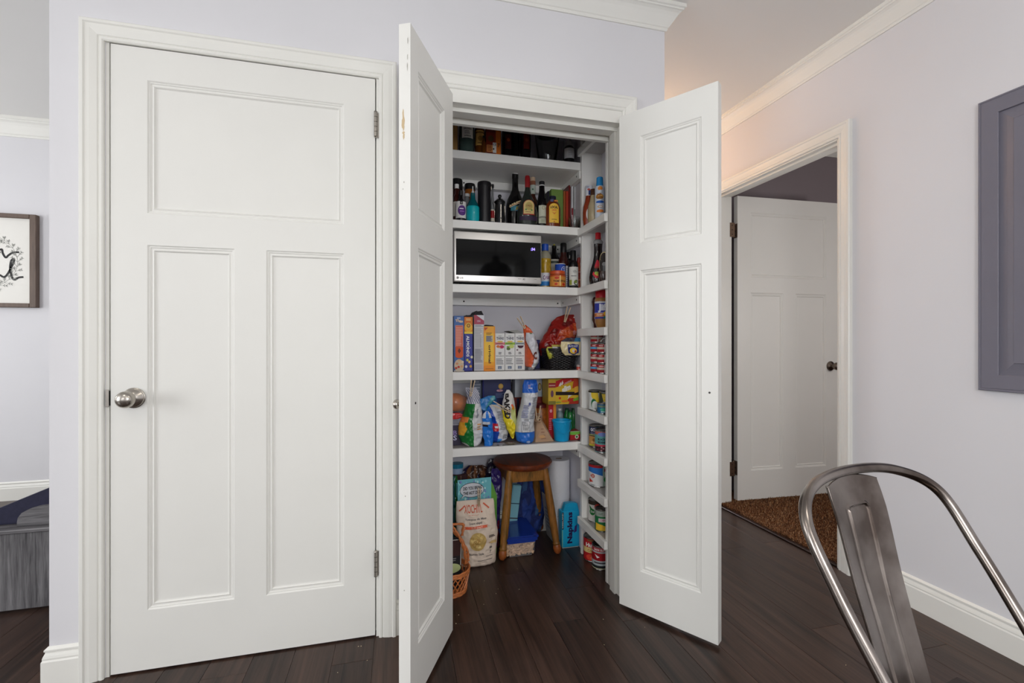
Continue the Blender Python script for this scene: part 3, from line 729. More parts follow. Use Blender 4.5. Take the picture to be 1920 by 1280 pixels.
def clothespin(label, p0, p1, Y, roll=0.0, spread=.12):
    """p0 = jaw end pixel, p1 = finger end pixel"""
    a = Vector((PX(p0[0], Y), Y, PZ(p0[0], p0[1], Y))); b = Vector((PX(p1[0], Y), Y, PZ(p1[0], p1[1], Y))); L = (b-a).length
    t = thing('clothespin', label, 'clothespin', a, group=None)
    ang = math.atan2(b.x-a.x, b.z-a.z); t.rotation_euler = (0, ang, roll)
    for s in (-1, 1):
        q = bmesh.new(); M = Matrix.Rotation(s*spread*.5, 4, 'Y')
        add_box(q, s*.0007 if s > 0 else -.0052, .0052 if s > 0 else -.0007, -.0045, .0045, -.002, L, .0008, M=M)
        obj('prong', q, PINW, t)
    obj('spring', tube([(.0065*math.cos(k), -.0055+.0004*k*.0, L*.38+.0065*math.sin(k)) for k in [i*.5 for i in range(13)]], .0011, 5), PINS, t)
    obj('spring', tube([(-.006, -.0055, L*.34), (-.006, .0, L*.40), (.006, 0, L*.40), (.006, -.0055, L*.34)], .001, 5), PINS, t)
    return t

# ------------------------------------------------------------------ top shelf (in the shade of the head)
Z1 = SH[1]; G1 = 'bottles and boxes on the top shelf'
t, W, h = carton('spirits_box', 'plain tan carton at the far left of the top shelf', 'box', 840, 858, 228, .47, Z1, .10, pm('tan_card', (150, 112, 62)), group=G1)
t, k, zz = bottle('rum_bottle', 'clear greenish bottle with white label and red disc on the top shelf', 'bottle', 875, .49, Z1, [(283, 13), (279, 14), (232, 14), (226, 12), (219, 5), (205, 4.5)], pm('dim_green_glass', (62, 78, 74), .12), [(206, 5), (196, 5)], BLACK, G1)
def f(pr, r, z0, z1):
    pr.ell(0, z1, .010, .010, (214, 212, 204)); pr.ell(0, z1+.001, .0075, .0075, (160, 24, 34)); pr.text('BACARDI', -.019, z0+.040, .019, z0+.049, (40, 40, 44)); pr.lines(-.016, z0+.018, .016, z0+.036, 3, (130, 130, 130)); pr.text('SUPERIOR', -.016, z0+.006, .016, z0+.013, (40, 40, 44))
wrap(t, 14*k, zz(264), zz(237), (214, 212, 204), -.82, .82, fn=f, phi=.0, n=12)
t, k, zz = bottle('whiskey_bottle', 'amber bottle with two cream yellow labels on the top shelf', 'bottle', 899, .485, Z1, [(285, 8.5), (281, 9), (244, 9), (238, 6), (226, 4), (208, 4)], pm('amber_glass', (96, 52, 14), .12), [(209, 4.5), (199, 4.5)], BLACK, G1)
def f(pr, r, z0, z1):
    pr.rect(-1.0*r, z1-.014, 1.0*r, z1-.006, (120, 82, 30)); pr.ell(0, z0+.034, .012, .012, (150, 108, 40)); pr.lines(-.014, z0+.008, .014, z0+.014, 1, (60, 36, 20))
wrap(t, 9*k, zz(276), zz(248), (204, 160, 84), -1.1, 1.1, fn=f, n=12)
t, k, zz = bottle('miniature_bottle', 'small amber bottle in front of the cream labelled bottle on the top shelf', 'bottle', 907, .455, Z1, [(287, 4), (284, 4.2), (268, 4), (262, 2), (258, 2)], pm('amber_glass', (96, 52, 14), .12), [(259, 2.2), (255, 2.2)], BLACK, G1)
t, W, h = carton('liqueur_box', 'red and orange carton with a small white price tag on the top shelf', 'box', 911, 939, 243, .465, Z1, .07, pm('brown_red_card', (112, 38, 18)), group=G1)
pr = Print(); pr.rect(W*.66, .0, W, h*.97, (206, 108, 30)); pr.rect(.002, h*.45, W*.64, h*.9, (130, 40, 22)); pr.ell(W*.33, h*.66, W*.2, h*.12, (90, 60, 30)); pr.rect(W*.06, h*.16, W*.5, h*.42, (206, 138, 76)); pr.lines(W*.1, h*.18, W*.46, h*.40, 4, (120, 50, 24))
pr.rect(W*.46, h*.14, W*.70, h*.52, (226, 224, 220)); pr.text('13', W*.50, h*.40, W*.66, h*.49, (40, 40, 50)); pr.rect(W*.47, h*.25, W*.56, h*.31, (20, 20, 20)); pr.text('7', W*.78, h*.36, W*.92, h*.5, (40, 26, 20)); pr.build('printing', t, front(0, 0, 0))
for px, hw, nm, lab in ((951, 10, (60, 12, 14), 'dark bottle with maroon label behind the red and orange carton'), (966, 9, None, 'dark bottle wearing a round gold medallion on the top shelf'), (985, 10, (110, 30, 16), 'dark bottle with rust red crest left of the glass jug')):
    t, k, zz = bottle('liquor_bottle', lab, 'bottle', px, .53 if nm is None else .51, Z1, [(290, hw-1), (286, hw), (248, hw), (240, hw*.6), (230, 4), (205, 4)], pm('dark_bottle_glass', (14, 13, 15), .12), [(206, 4.5), (198, 4.5)], BLACK, G1)
    if nm:
        wrap(t, hw*k, zz(283), zz(256), nm, -.6, .6, n=8, fn=lambda pr, r, z0, z1: pr.ell(0, (z0+z1)/2+.008, .008, .009, (140, 60, 30)))
    else:
        obj('medallion', lathe([(0, -.002), (.0125, -.002), (.013, 0), (.0125, .001), (0, .001)], 20, Matrix.Translation((0, -hw*k*.9, zz(243))) @ RX90), pm('gold_foil', (190, 158, 60), .35, metal=.8), t)
jg = thing('blender_jug', 'large clear glass blender jug with black lid, right side of the top shelf', 'jug', (PX(1026, .56), .56, Z1+.0005)); k = dep(1026, .56)/FPX
obj('jug', lathe([(0, .03), (16*k, .03), (17*k, .0345), (24*k, .20), (23.3*k, .20), (16.2*k, .036), (0, .036)], 32), GLASS, jg, smooth=40)
obj('jug_base', lathe([(0, 0), (18*k, 0), (18*k, .02), (16*k, .029), (0, .029)], 32), BLACK, jg, smooth=40)
obj('lid', lathe([(0, .188), (23*k, .188), (24.5*k, .201), (24*k, .215), (8*k, .218), (8*k, .23), (0, .23)], 32), BLACK, jg, smooth=40)
obj('handle', tube([(24*k, 0, .17), (34*k, 0, .165), (35*k, 0, .12), (31*k, 0, .06), (19*k, 0, .05)], .007, 10), GLASS, jg, smooth=60)
t, k, zz = bottle('dropper_bottle', 'small bottle with clear domed cap and plain white label on the top shelf', 'bottle', 1067, .50, Z1, [(301, 9), (298, 10), (280, 10), (276, 8), (274, 6)], BLACK, [(275, 7), (268, 6.5), (261, 2.5), (259, 1)], pm('grey_clear_plastic', (150, 152, 156), .2), G1)
wrap(t, 10*k, zz(302)+.006, zz(281), (206, 206, 208), -1.5, .9, n=12, fn=lambda pr, r, z0, z1: pr.lines(-.014, z0+.004, .006, z1-.004, 5, (170, 172, 178)))

# ------------------------------------------------------------------ second shelf
Z2 = SH[2]; G2 = 'liquor bottles and jars on the second shelf'
DJ = pm('dark_red_brown', (56, 22, 18), .15)
t, k, zz = bottle('storage_jar', 'black lidded dark jar at the far left of the second shelf', 'jar', 857, .58, Z2, [(408, 9), (404, 10), (362, 10), (356, 9)], DJ, [(357, 10.5), (341, 10.5), (337, 9.5)], BLACK, G2)
t, k, zz = bottle('storage_jar', 'black lidded amber jar behind the turquoise bottle', 'jar', 881, .60, Z2, [(408, 9), (404, 10), (364, 10), (356, 9)], pm('amber_filled', (150, 84, 30), .15), [(357, 10.5), (349, 10.5), (346, 9.5)], BLACK, G2)
t, k, zz = bottle('bourbon_bottle', 'dark bottle with white screw cap at the far left of the second shelf', 'bottle', 856.5, .51, Z2, [(408, 7), (404, 7.5), (372, 7), (364, 4), (353, 3.5)], DJ, [(354, 4), (346, 4)], pm('white_plastic', (222, 222, 220), .4), G2)
wrap(t, 7.5*k, zz(407), zz(380), (196, 190, 180), -1.2, 1.2, n=10, fn=lambda pr, r, z0, z1: pr.rect(-.2*r, z0+.004, .3*r, z1-.006, (150, 50, 36)))
t, k, zz = bottle('soy_bottle', 'black necked bottle with white label and big purple oval', 'bottle', 864, .47, Z2, [(411, 9), (408, 10), (384, 10), (378, 7), (372, 3.5), (366, 3.2)], pm('black_liquid', (18, 14, 16), .1), [(367, 3.8), (358, 3.8)], BLACK, G2)
def f(pr, r, z0, z1):
    pr.ell(.12*r, (z0+z1)/2-.004, .021, .025, (84, 44, 120)); pr.lines(-.010, (z0+z1)/2, .016, (z0+z1)/2+.009, 1, (226, 222, 236)); pr.rect(-.008, (z0+z1)/2-.010, .014, (z0+z1)/2-.006, (160, 110, 190)); pr.rect(-.28*r, z1-.016, .22*r, z1, (30, 28, 30)); pr.text('8', -.1*r, z1-.012, .05*r, z1-.003, (200, 200, 200))
wrap(t, 10*k, zz(411), zz(380), (216, 214, 212), -1.3, 1.3, fn=f, n=14)
t, k, zz = bottle('tequila_miniature', 'small clear bottle with silver cap between purple label and turquoise bottle', 'bottle', 876, .53, Z2, [(405, 5), (400, 5.5), (380, 5.5), (372, 4.5), (368, 3)], pm('smoky_glass', (120, 122, 124), .08), [(369, 4.8), (364, 4.8)], pm('silver_cap', (205, 205, 205), .3), G2)
tq = pm('turquoise_liquid', (14, 168, 178), .12); tg = pm('teal_glass', (10, 84, 92), .08)
t, k, zz = bottle('turquoise_bottle', 'turquoise syrup bottle with long white pourer on the second shelf', 'bottle', 886.5, .465, Z2, [(413, 11.5), (410, 12.3), (391, 12.2), (388.5, 11.6)], tq, None, None, G2)
P = [(11.6*k, zz(388.6)), (11*k, zz(385)), (8*k, zz(380)), (5*k, zz(374)), (4.2*k, zz(364)), (4.4*k, zz(362.5)), (0, zz(362.5))]
obj('neck', lathe(P, 24), tg, t, smooth=40); P = [(0, zz(363)), (2.5*k, zz(363)), (2.2*k, zz(359)), (1.1*k, zz(358)), (1*k, zz(349.5)), (0, zz(349))]
obj('pourer', lathe(P, 12), pm('white_plastic', (222, 222, 220), .4), t, smooth=40)
t, k, zz = bottle('tall_canister', 'tall matt black cylinder canister with flush lid on the second shelf', 'canister', 908, .475, Z2, [(414, 11.8), (411, 12.3), (351, 12.3)], pm('matt_black', (19, 17, 22), .38), [(351, 13), (345, 13), (343, 12.4), (342.5, 11)], pm('matt_black', (19, 17, 22), .38), G2)
obj('latch', bx(12.2*k, 13.6*k, -.006, .006, zz(356), zz(348), .001), NICKEL, t)
t, k, zz = bottle('liqueur_bottle', 'slim clear bottle with red label tucked behind the black canister', 'bottle', 923.5, .50, Z2, [(415, 4.6), (412, 5), (396, 5), (380, 3.6), (368, 2.2), (352, 2)], pm('smoky_glass', (120, 122, 124), .08), [(353, 2.6), (346, 2.6)], BLACK, G2)
wrap(t, 5*k, zz(416), zz(394), (196, 188, 172), -1.4, 1.4, n=10, fn=lambda pr, r, z0, z1: pr.rect(-1.4*r, z0+.016, 1.4*r, z1-.006, (140, 22, 26)))
# coffee press
t, k, zz = bottle('coffee_press', 'black stovetop coffee pot with ball knob between canister and liquor', 'coffee pot', 937, .485, Z2, [(415, 9), (412, 10.2), (398, 9.6), (386, 9.2), (381, 9.6)], pm('polished_dark_metal', (40, 40, 42), .18, metal=.6), [(381, 10.2), (378, 10), (374, 6), (372.5, 1.6), (371.5, 1.4)], pm('polished_dark_metal', (40, 40, 42), .18, metal=.6), None)
obj('knob', lathe([(0, zz(373)), (1.4*k, zz(372.5)), (3*k, zz(370.5)), (3.5*k, zz(368)), (2.8*k, zz(365.6)), (0, zz(364.6))], 16), BLACK, t, smooth=60)
obj('spout', prism([(-9.2*k, zz(384)), (-13*k, zz(380)), (-9.8*k, zz(396))], -.008, .008), pm('polished_dark_metal', (40, 40, 42), .18, metal=.6), t)
for i in range(8):
    a = i/8*6.283; obj('rib', bx(-.0015, .0015, -.0008, .0012, .006, zz(386), M=Matrix.Rotation(a, 4, 'Z') @ Matrix.Translation((0, -9.8*k, 0))), NICKEL, t)
t, k, zz = bottle('cream_liqueur_bottle', 'biggest dark bottle with slanted cream name label, white ringed top', 'bottle', 966, .555, Z2, [(416, 16.5), (412, 17.5), (388, 17.5), (376, 15.5), (366, 10.5), (357, 6.6), (350, 5.8), (334, 5.6)], pm('near_black_glass', (14, 12, 14), .1), [(335, 6.0), (327, 6.0), (327.2, 5.4), (327, 5.2)], pm('near_black_glass', (14, 12, 14), .1), G2, sy=.8)
obj('cap_ring', lathe([(0, zz(327.6)), (5.4*k, zz(327.6)), (5.3*k, zz(326.6)), (0, zz(326.6))], 20), pm('white_plastic', (222, 222, 220), .4), t)
pr = Print(); r = 17.5*k; za = zz(391); pr.rect(-.55*r, za-.022, .75*r, za+.004, (52, 118, 132), nu=8, sh=.0); pr.rect(-.1*r, za-.022, .4*r, za-.006, (80, 150, 190)); pr.poly([(-.1*r, za-.022), (.4*r, za-.012), (.4*r, za), (.1*r, za)], (150, 140, 70))
pr.poly([(-.75*r, za), (-.62*r, za-.006), (.86*r, za+.026), (.72*r, za+.034)], (230, 214, 176)); pr.poly([(-.70*r, za+.0012), (-.61*r, za-.003), (.80*r, za+.027), (.71*r, za+.031)], (120, 30, 24))
V, F = text_geo('BAILEYS', .03); pr._add([(-.62*r+a*1.30*r-b*.004, za-.0005+a*.028+b*.0075) for a, b in V], F, (236, 214, 160), None)
pr.build('label', t, cyl(r+.0006, -.15, sy=.8))
t, k, zz = bottle('pisco_bottle', 'brown spirit bottle with copper band and white neck label, behind the red wax bottle', 'bottle', 999, .57, Z2, [(412, 14), (408, 15), (388, 14.5), (376, 8.5), (368, 5), (348, 4.8)], pm('cognac_brown', (66, 26, 14), .1), [(341, 4.8), (340, 4.8), (333.5, 4.6), (333, 4)], pm('cork_beige', (196, 168, 140), .5), G2)
wrap(t, 5.2*k, zz(348), zz(340.5), (140, 86, 62), n=16); wrap(t, 5.1*k, zz(365), zz(348), (188, 198, 186), n=16, name='neck_label', fn=lambda pr, r, z0, z1: pr.ell(-.3*r, (z0+z1)/2, .004, .005, (60, 110, 84)))
t, k, zz = bottle('red_wax_bottle', 'clear shouldered bottle with red wax neck and arched cream label', 'bottle', 989, .474, Z2, [(418, 19), (414, 20), (400, 20), (388, 18), (376, 12), (366, 7.5), (356, 5), (350, 4.6)], pm('greenish_dark_glass', (40, 46, 42), .06, coat=.5), [(352, 4.9), (336, 5), (331, 4.6), (329.6, 3.4)], pm('red_wax', (140, 18, 24), .3), G2, sy=.7)
def f(pr, r, z0, z1):
    w_ = .56*r; zc = z1-w_*.9
    for s_, c in ((1.0, (150, 40, 30)), (.92, (206, 182, 120))):
        pr.rect(-w_*s_, z0, w_*s_, zc, c, nu=8); pr.ell(0, zc, w_*s_, w_*.92*s_, c, a0=0, a1=180)
    pr.ell(0, zc-.004, w_*.62, w_*.66, (170, 152, 84)); pr.text('1921', -w_*.4, zc-.006, w_*.4, zc+.002, (120, 40, 40)); pr.lines(-w_*.6, z0+.008, w_*.6, z0+.013, 1, (120, 60, 40)); pr.rect(-w_, z0-.004, w_, z0+.001, (150, 30, 30), nu=6); pr.ell(w_*.45, z0+.020, .005, .004, (86, 130, 70)); pr.ell(-w_*.5, z0+.022, .005, .004, (86, 130, 70)); pr.rect(-.95*r, zz(418)+.004, .95*r, z0-.010, (52, 36, 60), nu=10)
r_ = 20*k; pr = Print(); f(pr, r_, zz(405), zz(379)); pr.build('label', t, cyl(r_+.0005, -.05, sy=.7))
t, k, zz = bottle('herbal_liqueur_bottle', 'slim black bottle with pale two part label, left of the honey bottle', 'bottle', 1016, .48, Z2, [(420, 9.2), (416, 10), (390, 10), (380, 9), (370, 7.5), (358, 5.4), (350, 5.1)], pm('near_black_glass', (14, 12, 14), .1), [(348.5, 5.4), (341.5, 5.4), (340.6, 4.6)], pm('matt_black', (19, 17, 22), .38), G2)
obj('neck_ring', lathe([(5.3*k, zz(349.5)), (5.5*k, zz(349)), (5.5*k, zz(347.8)), (5.3*k, zz(347.4))], 20), pm('silver_cap', (205, 205, 205), .3), t)
def f(pr, r, z0, z1):
    pr.rect(-.9*r, z0+.030, .9*r, z0+.033, (40, 46, 40), nu=4); pr.rect(-.9*r, z0+.026, .9*r, z0+.028, (60, 66, 60), nu=4); pr.ell(0, z1-.013, .0085, .010, (168, 164, 130)); pr.ell(0, z1-.013, .005, .007, (196, 196, 172)); pr.text('1818', -.010, z0+.034, .010, z0+.037, (60, 60, 50)); pr.lines(-.012, z0+.003, .012, z0+.022, 5, (130, 134, 110))
wrap(t, 10*k, zz(421), zz(387.5), (196, 198, 178), -.95, .85, fn=f, n=12)
t, k, zz = bottle('honey_bottle', 'amber honey bottle with bright yellow arched LOCAL label', 'bottle', 1036.5, .46, Z2, [(422, 13.5), (418, 14.7), (392, 14.7), (384, 12.8), (378, 8.5), (375.5, 6)], pm('honey_amber', (110, 44, 12), .08, coat=.5), [(376, 6.4), (369, 6.4), (368, 5.6)], pm('navy_cap', (26, 26, 48), .35), G2, sy=.7)
def f(pr, r, z0, z1):
    w_ = .70*r; zc = z1-w_*.8
    for s_, c in ((1.0, (150, 100, 30)), (.95, (236, 190, 66))):
        pr.rect(-w_*s_, z0, w_*s_, zc, c, nu=8); pr.ell(0, zc, w_*s_, w_*.82*s_, c, a0=0, a1=180)
    pr.text('LOCAL', -w_*.72, zc-.004, w_*.72, zc+.009, (40, 34, 24), bold=.05); pr.text('HIVE', -w_*.42, zc-.017, w_*.42, zc-.008, (214, 110, 60), bold=.04)
    pr.poly([(-w_*.5, zc-.020), (0, zc-.034), (w_*.5, zc-.020), (0, zc-.027)], (214, 120, 60)); pr.lines(-w_*.5, z0+.014, w_*.5, z0+.019, 1, (50, 40, 20)); pr.ell(0, z0+.006, .004, .003, (190, 110, 50))
r_ = 14.7*k; pr = Print(); f(pr, r_, zz(420), zz(384)); pr.rect(-.5*r_, zz(381.5), -.1*r_, zz(377), (70, 74, 110)); pr.rect(.0, zz(381), .5*r_, zz(378), (214, 130, 60)); pr.build('label', t, cyl(r_+.0006, -.05, sy=.7))
# cookbooks at the right end
G3 = 'cookbooks leaning at the right end of the second shelf'
def book(label, x0, x1, yt, Y, dpt, col, page=True, tilt=0.0, pr_fn=None, zb=Z2, g=G3):
    X0, X1 = PX(x0, Y), PX(x1, Y); h = PZ((x0+x1)/2, yt, Y)-zb; W = X1-X0
    t = thing('cookbook', label, 'book', (X0, Y, zb), 0, g); t.rotation_euler = (0, tilt, 0)
    m_ = pm('cover_%d_%d_%d' % col, col, .45)
    b = bmesh.new(); add_box(b, 0, .0018, .0, dpt, .0005, h, .0004); add_box(b, W-.0018, W, .0, dpt, .0005, h, .0004); add_box(b, 0, W, 0, .002, .0005, h, .0006)
    obj('cover', b, m_, t); obj('pages', bx(.0018, W-.0018, .002, dpt-.003, .004, h-.003), pm('page_paper', (224, 218, 200), .8), t)
    if pr_fn: pr = Print(); pr_fn(pr, W, h); pr.build('lettering', t, front(0, 0, 0))
    return t
book('wide green spined cookbook behind the honey bottle', 1033.5, 1056, 355, .55, .15, (112, 142, 66))
book('navy cookbook leaning left behind the green one', 1027.5, 1030.5, 358, .58, .15, (28, 28, 46))
book('thin orange brown cookbook right of the green one', 1056.3, 1060.2, 358, .56, .15, (170, 92, 38))
book('red orange cookbook beside the thin brown one', 1060.6, 1066, 358, .56, .15, (176, 54, 30))
book('tall dark red cookbook, highest of the row', 1066.4, 1069.8, 347, .56, .15, (110, 22, 20))
book('white over crimson cookbook spine with cursive lettering', 1071.2, 1075, 346, .555, .15, (214, 214, 216), pr_fn=lambda pr, W, h: (pr.rect(.0006, .004, W-.0006, h*.52, (132, 40, 48)), pr.lines(W*.2, h*.08, W*.8, h*.48, 1, (214, 180, 184))))
book('white over grey green cookbook spine', 1076.4, 1081, 346, .555, .15, (206, 208, 206), pr_fn=lambda pr, W, h: (pr.rect(.0006, .004, W-.0006, h*.50, (120, 128, 120)), pr.lines(W*.2, h*.08, W*.8, h*.46, 1, (190, 200, 190))))
book('pale grey cookbook, last one against the pantry side', 1082, 1086, 348, .555, .15, (186, 188, 196))
gl = thing('glass_tumbler', 'clear empty glass tumbler standing in front of the cookbooks', 'glass', (PX(1077, .475), .475, Z2+.0004)); k = dep(1077, .475)/FPX
obj('glass', lathe([(0, 0), (9*k, 0), (9.6*k, .002), (10.4*k, .062), (9.9*k, .062), (8.8*k, .007), (0, .007)], 28), GLASS, gl, smooth=40)

# ------------------------------------------------------------------ third shelf: microwave and sauces
Z3 = SH[3]
YM = .436; mx0, mx1 = .262, PX(1015.6, .436); mz1 = PZ(934, 439, YM)
mw = thing('microwave_oven', 'stainless steel microwave oven with black glass door and lit clock', 'microwave', (mx0, YM, Z3))
Wm = mx1-mx0; STEEL = mat('microwave_steel', (222, 219, 215), .36, .7, var=.02, vscale=3, stretch=(1, 1, 30)); DKG = pm('dark_grey_case', (44, 42, 44), .45)
obj('case', bx(.004, Wm-.003, .022, .262, .010, .250, .004), DKG, mw)
for x in (.04, Wm-.04):
    for y in (.05, .24): obj('foot', lathe([(0, 0), (.009, 0), (.01, .004), (.008, .0105), (0, .0105)], 12, cx=x, cy=y), BLACK, mw)
z_b, z_t = .012, .256
ff = obj('door_frame', bx(0, Wm, 0, .0225, z_b, z_t, .006, seg=3), STEEL, mw, smooth=40)
gx0, gx1 = PX(855, YM)-mx0, PX(1013.8, YM)-mx0; gz0, gz1 = PZ(934, 517.8, YM)-Z3, PZ(934, 451.3, YM)-Z3
obj('door_glass', bx(gx0, gx1, -.0016, .001, gz0, gz1, .0006), mat('black_door_glass', (9, 9, 10), .05, var=0, spec=.22), mw)
pr = Print(); pr.text(':34', gx1-.052, gz1-.040, gx1-.030, gz1-.026, (170, 150, 255), bold=.03)
o = pr.build('clock_digits', mw, front(0, -.0016, 0), mat('clock_led', (150, 130, 255), .5, var=0, emit=2.2)); 
pr = Print(); pr.ell(.020, .031, .0058, .0058, (70, 66, 66)); pr.ell(.020, .031, .0042, .0042, (176, 172, 168)); pr.rect(.0192, .0285, .0204, .0335, (70, 66, 66)); pr.rect(.0204, .0285, .0230, .0297, (70, 66, 66)); pr.text('LG', .030, .0265, .046, .0352, (70, 66, 66), bold=.03)
pr.rect(gx1-.118, .034, gx1-.100, .0358, (120, 116, 112)); pr.text('KI', gx1-.092, .030, gx1-.082, .038, (120, 116, 112)); pr.rect(gx1-.033, .035, gx1-.022, .0366, (140, 134, 130))
pr.build('lettering', mw, front(0, 0, 0))
G4 = 'bottles and jars right of the microwave'
t, k, zz = bottle('oil_bottle', 'clear cooking oil bottle with blue cap and white blue label beside the microwave', 'bottle', 1022, .52, Z3, [(537, 11), (534, 12), (506, 12), (498, 11), (484, 11.5), (478, 9), (473, 5.5)], pm('golden_oil', (176, 140, 34), .1, coat=.6, var=.35, vscale=45), [(470.5, 6.6), (459, 6.6), (458, 5.8)], pm('royal_blue_cap', (28, 76, 176), .35), G4)
obj('shoulder', lathe([(11.6*k, zz(486)), (11.5*k, zz(480)), (9*k, zz(475)), (5.8*k, zz(471)), (0, zz(471))], 24), pm('cloudy_clear_plastic', (150, 146, 126), .15), t, smooth=40)
def f(pr, r, z0, z1):
    pr.rect(-1.2*r, z0, 1.2*r, z0+.020, (40, 120, 190), nu=10); pr.rect(-1.2*r, z0+.020, 1.2*r, z0+.024, (120, 180, 220), nu=8); V, F = text_geo('Crisco', .02); pr._add([(-.62*r+a*1.3*r, z0+.030+b*.022+a*.006) for a, b in V], F, (120, 40, 110), None)
wrap(t, 12.1*k, zz(537), zz(513), (214, 214, 220), -1.3, 1.3, fn=f, n=14)
t, k, zz = bottle('wine_vinegar_bottle', 'dark bottle with yellow tipped stopper at the back of the microwave shelf', 'bottle', 1039, .62, Z3, [(530, 12), (526, 13), (492, 13), (484, 10), (476, 5), (466, 4)], pm('near_black_glass', (14, 12, 14), .1), [(466, 4.4), (461, 4.4)], pm('near_black_glass', (14, 12, 14), .1), G4)
obj('stopper', lathe([(0, zz(461)), (2*k, zz(461)), (1.8*k, zz(458)), (0, zz(458))], 12), pm('yellow_cap', (170, 160, 40), .4), t)
wrap(t, 13*k, zz(528), zz(488), (176, 172, 160), -1.2, 1.2, n=12, fn=lambda pr, r, z0, z1: pr.rect(-.9*r, z1-.022, .9*r, z1-.010, (60, 70, 60), nu=4))
t, k, zz = bottle('balsamic_bottle', 'tall black necked dark red bottle behind the salsa jar', 'bottle', 1056.5, .55, Z3, [(534, 11), (530, 12), (500, 12), (488, 9.5), (480, 6), (472, 5.4)], pm('dark_red_brown', (56, 22, 18), .15), [(474, 6), (458, 6), (456, 5)], BLACK, G4)
t, k, zz = bottle('salt_canister', 'bright blue cylindrical canister with white emblem behind the salsa jar', 'canister', 1050.5, .505, Z3, [(536, 9.5), (534, 9.8), (497, 9.8), (496, 9.2)], pm('cobalt_card', (30, 74, 176), .45), [(496.6, 10), (495.4, 10)], pm('silver_cap', (205, 205, 205), .3), G4)
pr = Print(); r = 9.8*k; pr.ell(.35*r, zz(507), .016, .018, (220, 226, 240)); pr.ell(.35*r, zz(507), .0135, .0155, (30, 74, 176)); pr.text('S', .15*r, zz(510), .55*r, zz(503), (220, 226, 240)); pr.build('emblem', t, cyl(r, .1))
t, k, zz = bottle('salsa_jar', 'orange lidded salsa jar with orange label in front of the blue canister', 'jar', 1045, .462, Z3, [(539, 14), (536, 15.4), (518, 15.4), (514, 14.2)], pm('salsa_red', (150, 66, 26), .15), [(515, 14.8), (510, 14.8), (509, 14)], pm('orange_lid', (206, 84, 40), .35), G4)
def f(pr, r, z0, z1):
    pr.rect(-1.4*r, z1-.008, 1.4*r, z1, (190, 76, 34), nu=10); pr.text('TOSTITOS', -.85*r, z0+.020, .85*r, z0+.030, (30, 24, 24), bold=.05); pr.ell(.5*r, z0+.009, .010, .007, (196, 50, 30)); pr.ell(-.4*r, z1-.016, .012, .006, (200, 60, 36)); pr.ell(-.5*r, z0+.010, .008, .006, (196, 60, 30)); pr.rect(-.06*r, z0, .06*r, z1-.004, (240, 214, 150))
wrap(t, 15.4*k, zz(539)+.003, zz(517), (214, 142, 60), -1.45, 1.45, fn=f, n=16)
t, W, h = carton('white_box', 'thin white carton edge between the salsa jar and olive oil', 'box', 1061.3, 1065.5, 498, .50, Z3, .12, pm('white_card', (212, 212, 216), .5), group=G4)
pr = Print(); pr.lines(.001, .01, W-.001, h-.01, 9, (150, 152, 170), h=.4); pr.build('printing', t, front(0, 0, 0))
t, k, zz = bottle('seasoning_bottle', 'little black capped bottle peeking from behind the olive oil', 'bottle', 1067, .58, Z3, [(534, 6), (530, 7), (490, 7), (484, 4)], pm('near_black_glass', (14, 12, 14), .1), [(486, 5), (474, 5), (473, 4.5)], BLACK, G4)
obj('tag', bx(-.006, .006, -7.4*k, -7.1*k, zz(486), zz(480)), pm('white_plastic', (222, 222, 220), .4), t)
t, k, zz = bottle('olive_oil_bottle', 'square black olive oil bottle with white label and leaf drawing', 'bottle', 1074.5, .47, Z3, [(541, 8.6), (538, 9.4), (500, 9.4), (494, 8.6), (488, 5.4)], pm('near_black_glass', (14, 12, 14), .1), [(489, 5.6), (471, 5.6), (470, 5)], BLACK, G4)
def f(pr, r, z0, z1):
    pr.rect(-1.2*r, z0-.006, 1.2*r, z0+.008, (26, 28, 24), nu=6)
    for a in range(7): pr.poly([(.0, z1-.024), (.0+.011*math.cos(a*.9), z1-.024+.008*math.sin(a*.9)), (.0+.011*math.cos(a*.9+.25), z1-.024+.008*math.sin(a*.9+.25))], (40, 44, 34))
    pr.lines(-.75*r, z1-.050, .75*r, z1-.044, 1, (90, 90, 90)); pr.ell(.25*r, z0+.022, .013, .014, (34, 38, 28)); pr.ell(.25*r, z0+.022, .009, .010, (206, 212, 196)); pr.ell(.1*r, z0+.026, .008, .008, (120, 140, 60)); pr.rect(-1.1*r, z0+.010, -.6*r, z0+.036, (150, 160, 70))
wrap(t, 9.5*k, zz(541)+.006, zz(501.5), (216, 216, 210), -1.25, 1.15, fn=f, n=12)
t, k, zz = bottle('hot_sauce_bottle', 'orange red sauce bottle at the right end of the microwave shelf', 'bottle', 1085.5, .49, Z3, [(540, 4.2), (536, 4.8), (504, 4.4), (498, 3), (492, 2.4)], pm('orange_sauce', (176, 70, 30), .2), [(493, 3.4), (484, 3.2), (483, 2.4)], pm('deep_red_cap', (150, 36, 30), .35), G4)
wrap(t, 4.8*k, zz(530), zz(508), (150, 50, 30), -1.3, 1.3, n=8, fn=lambda pr, r, z0, z1: (pr.rect(-r, z0+.01, r, z0+.016, (206, 120, 70)), pr.rect(-r, z1-.01, r, z1-.005, (220, 150, 130))))

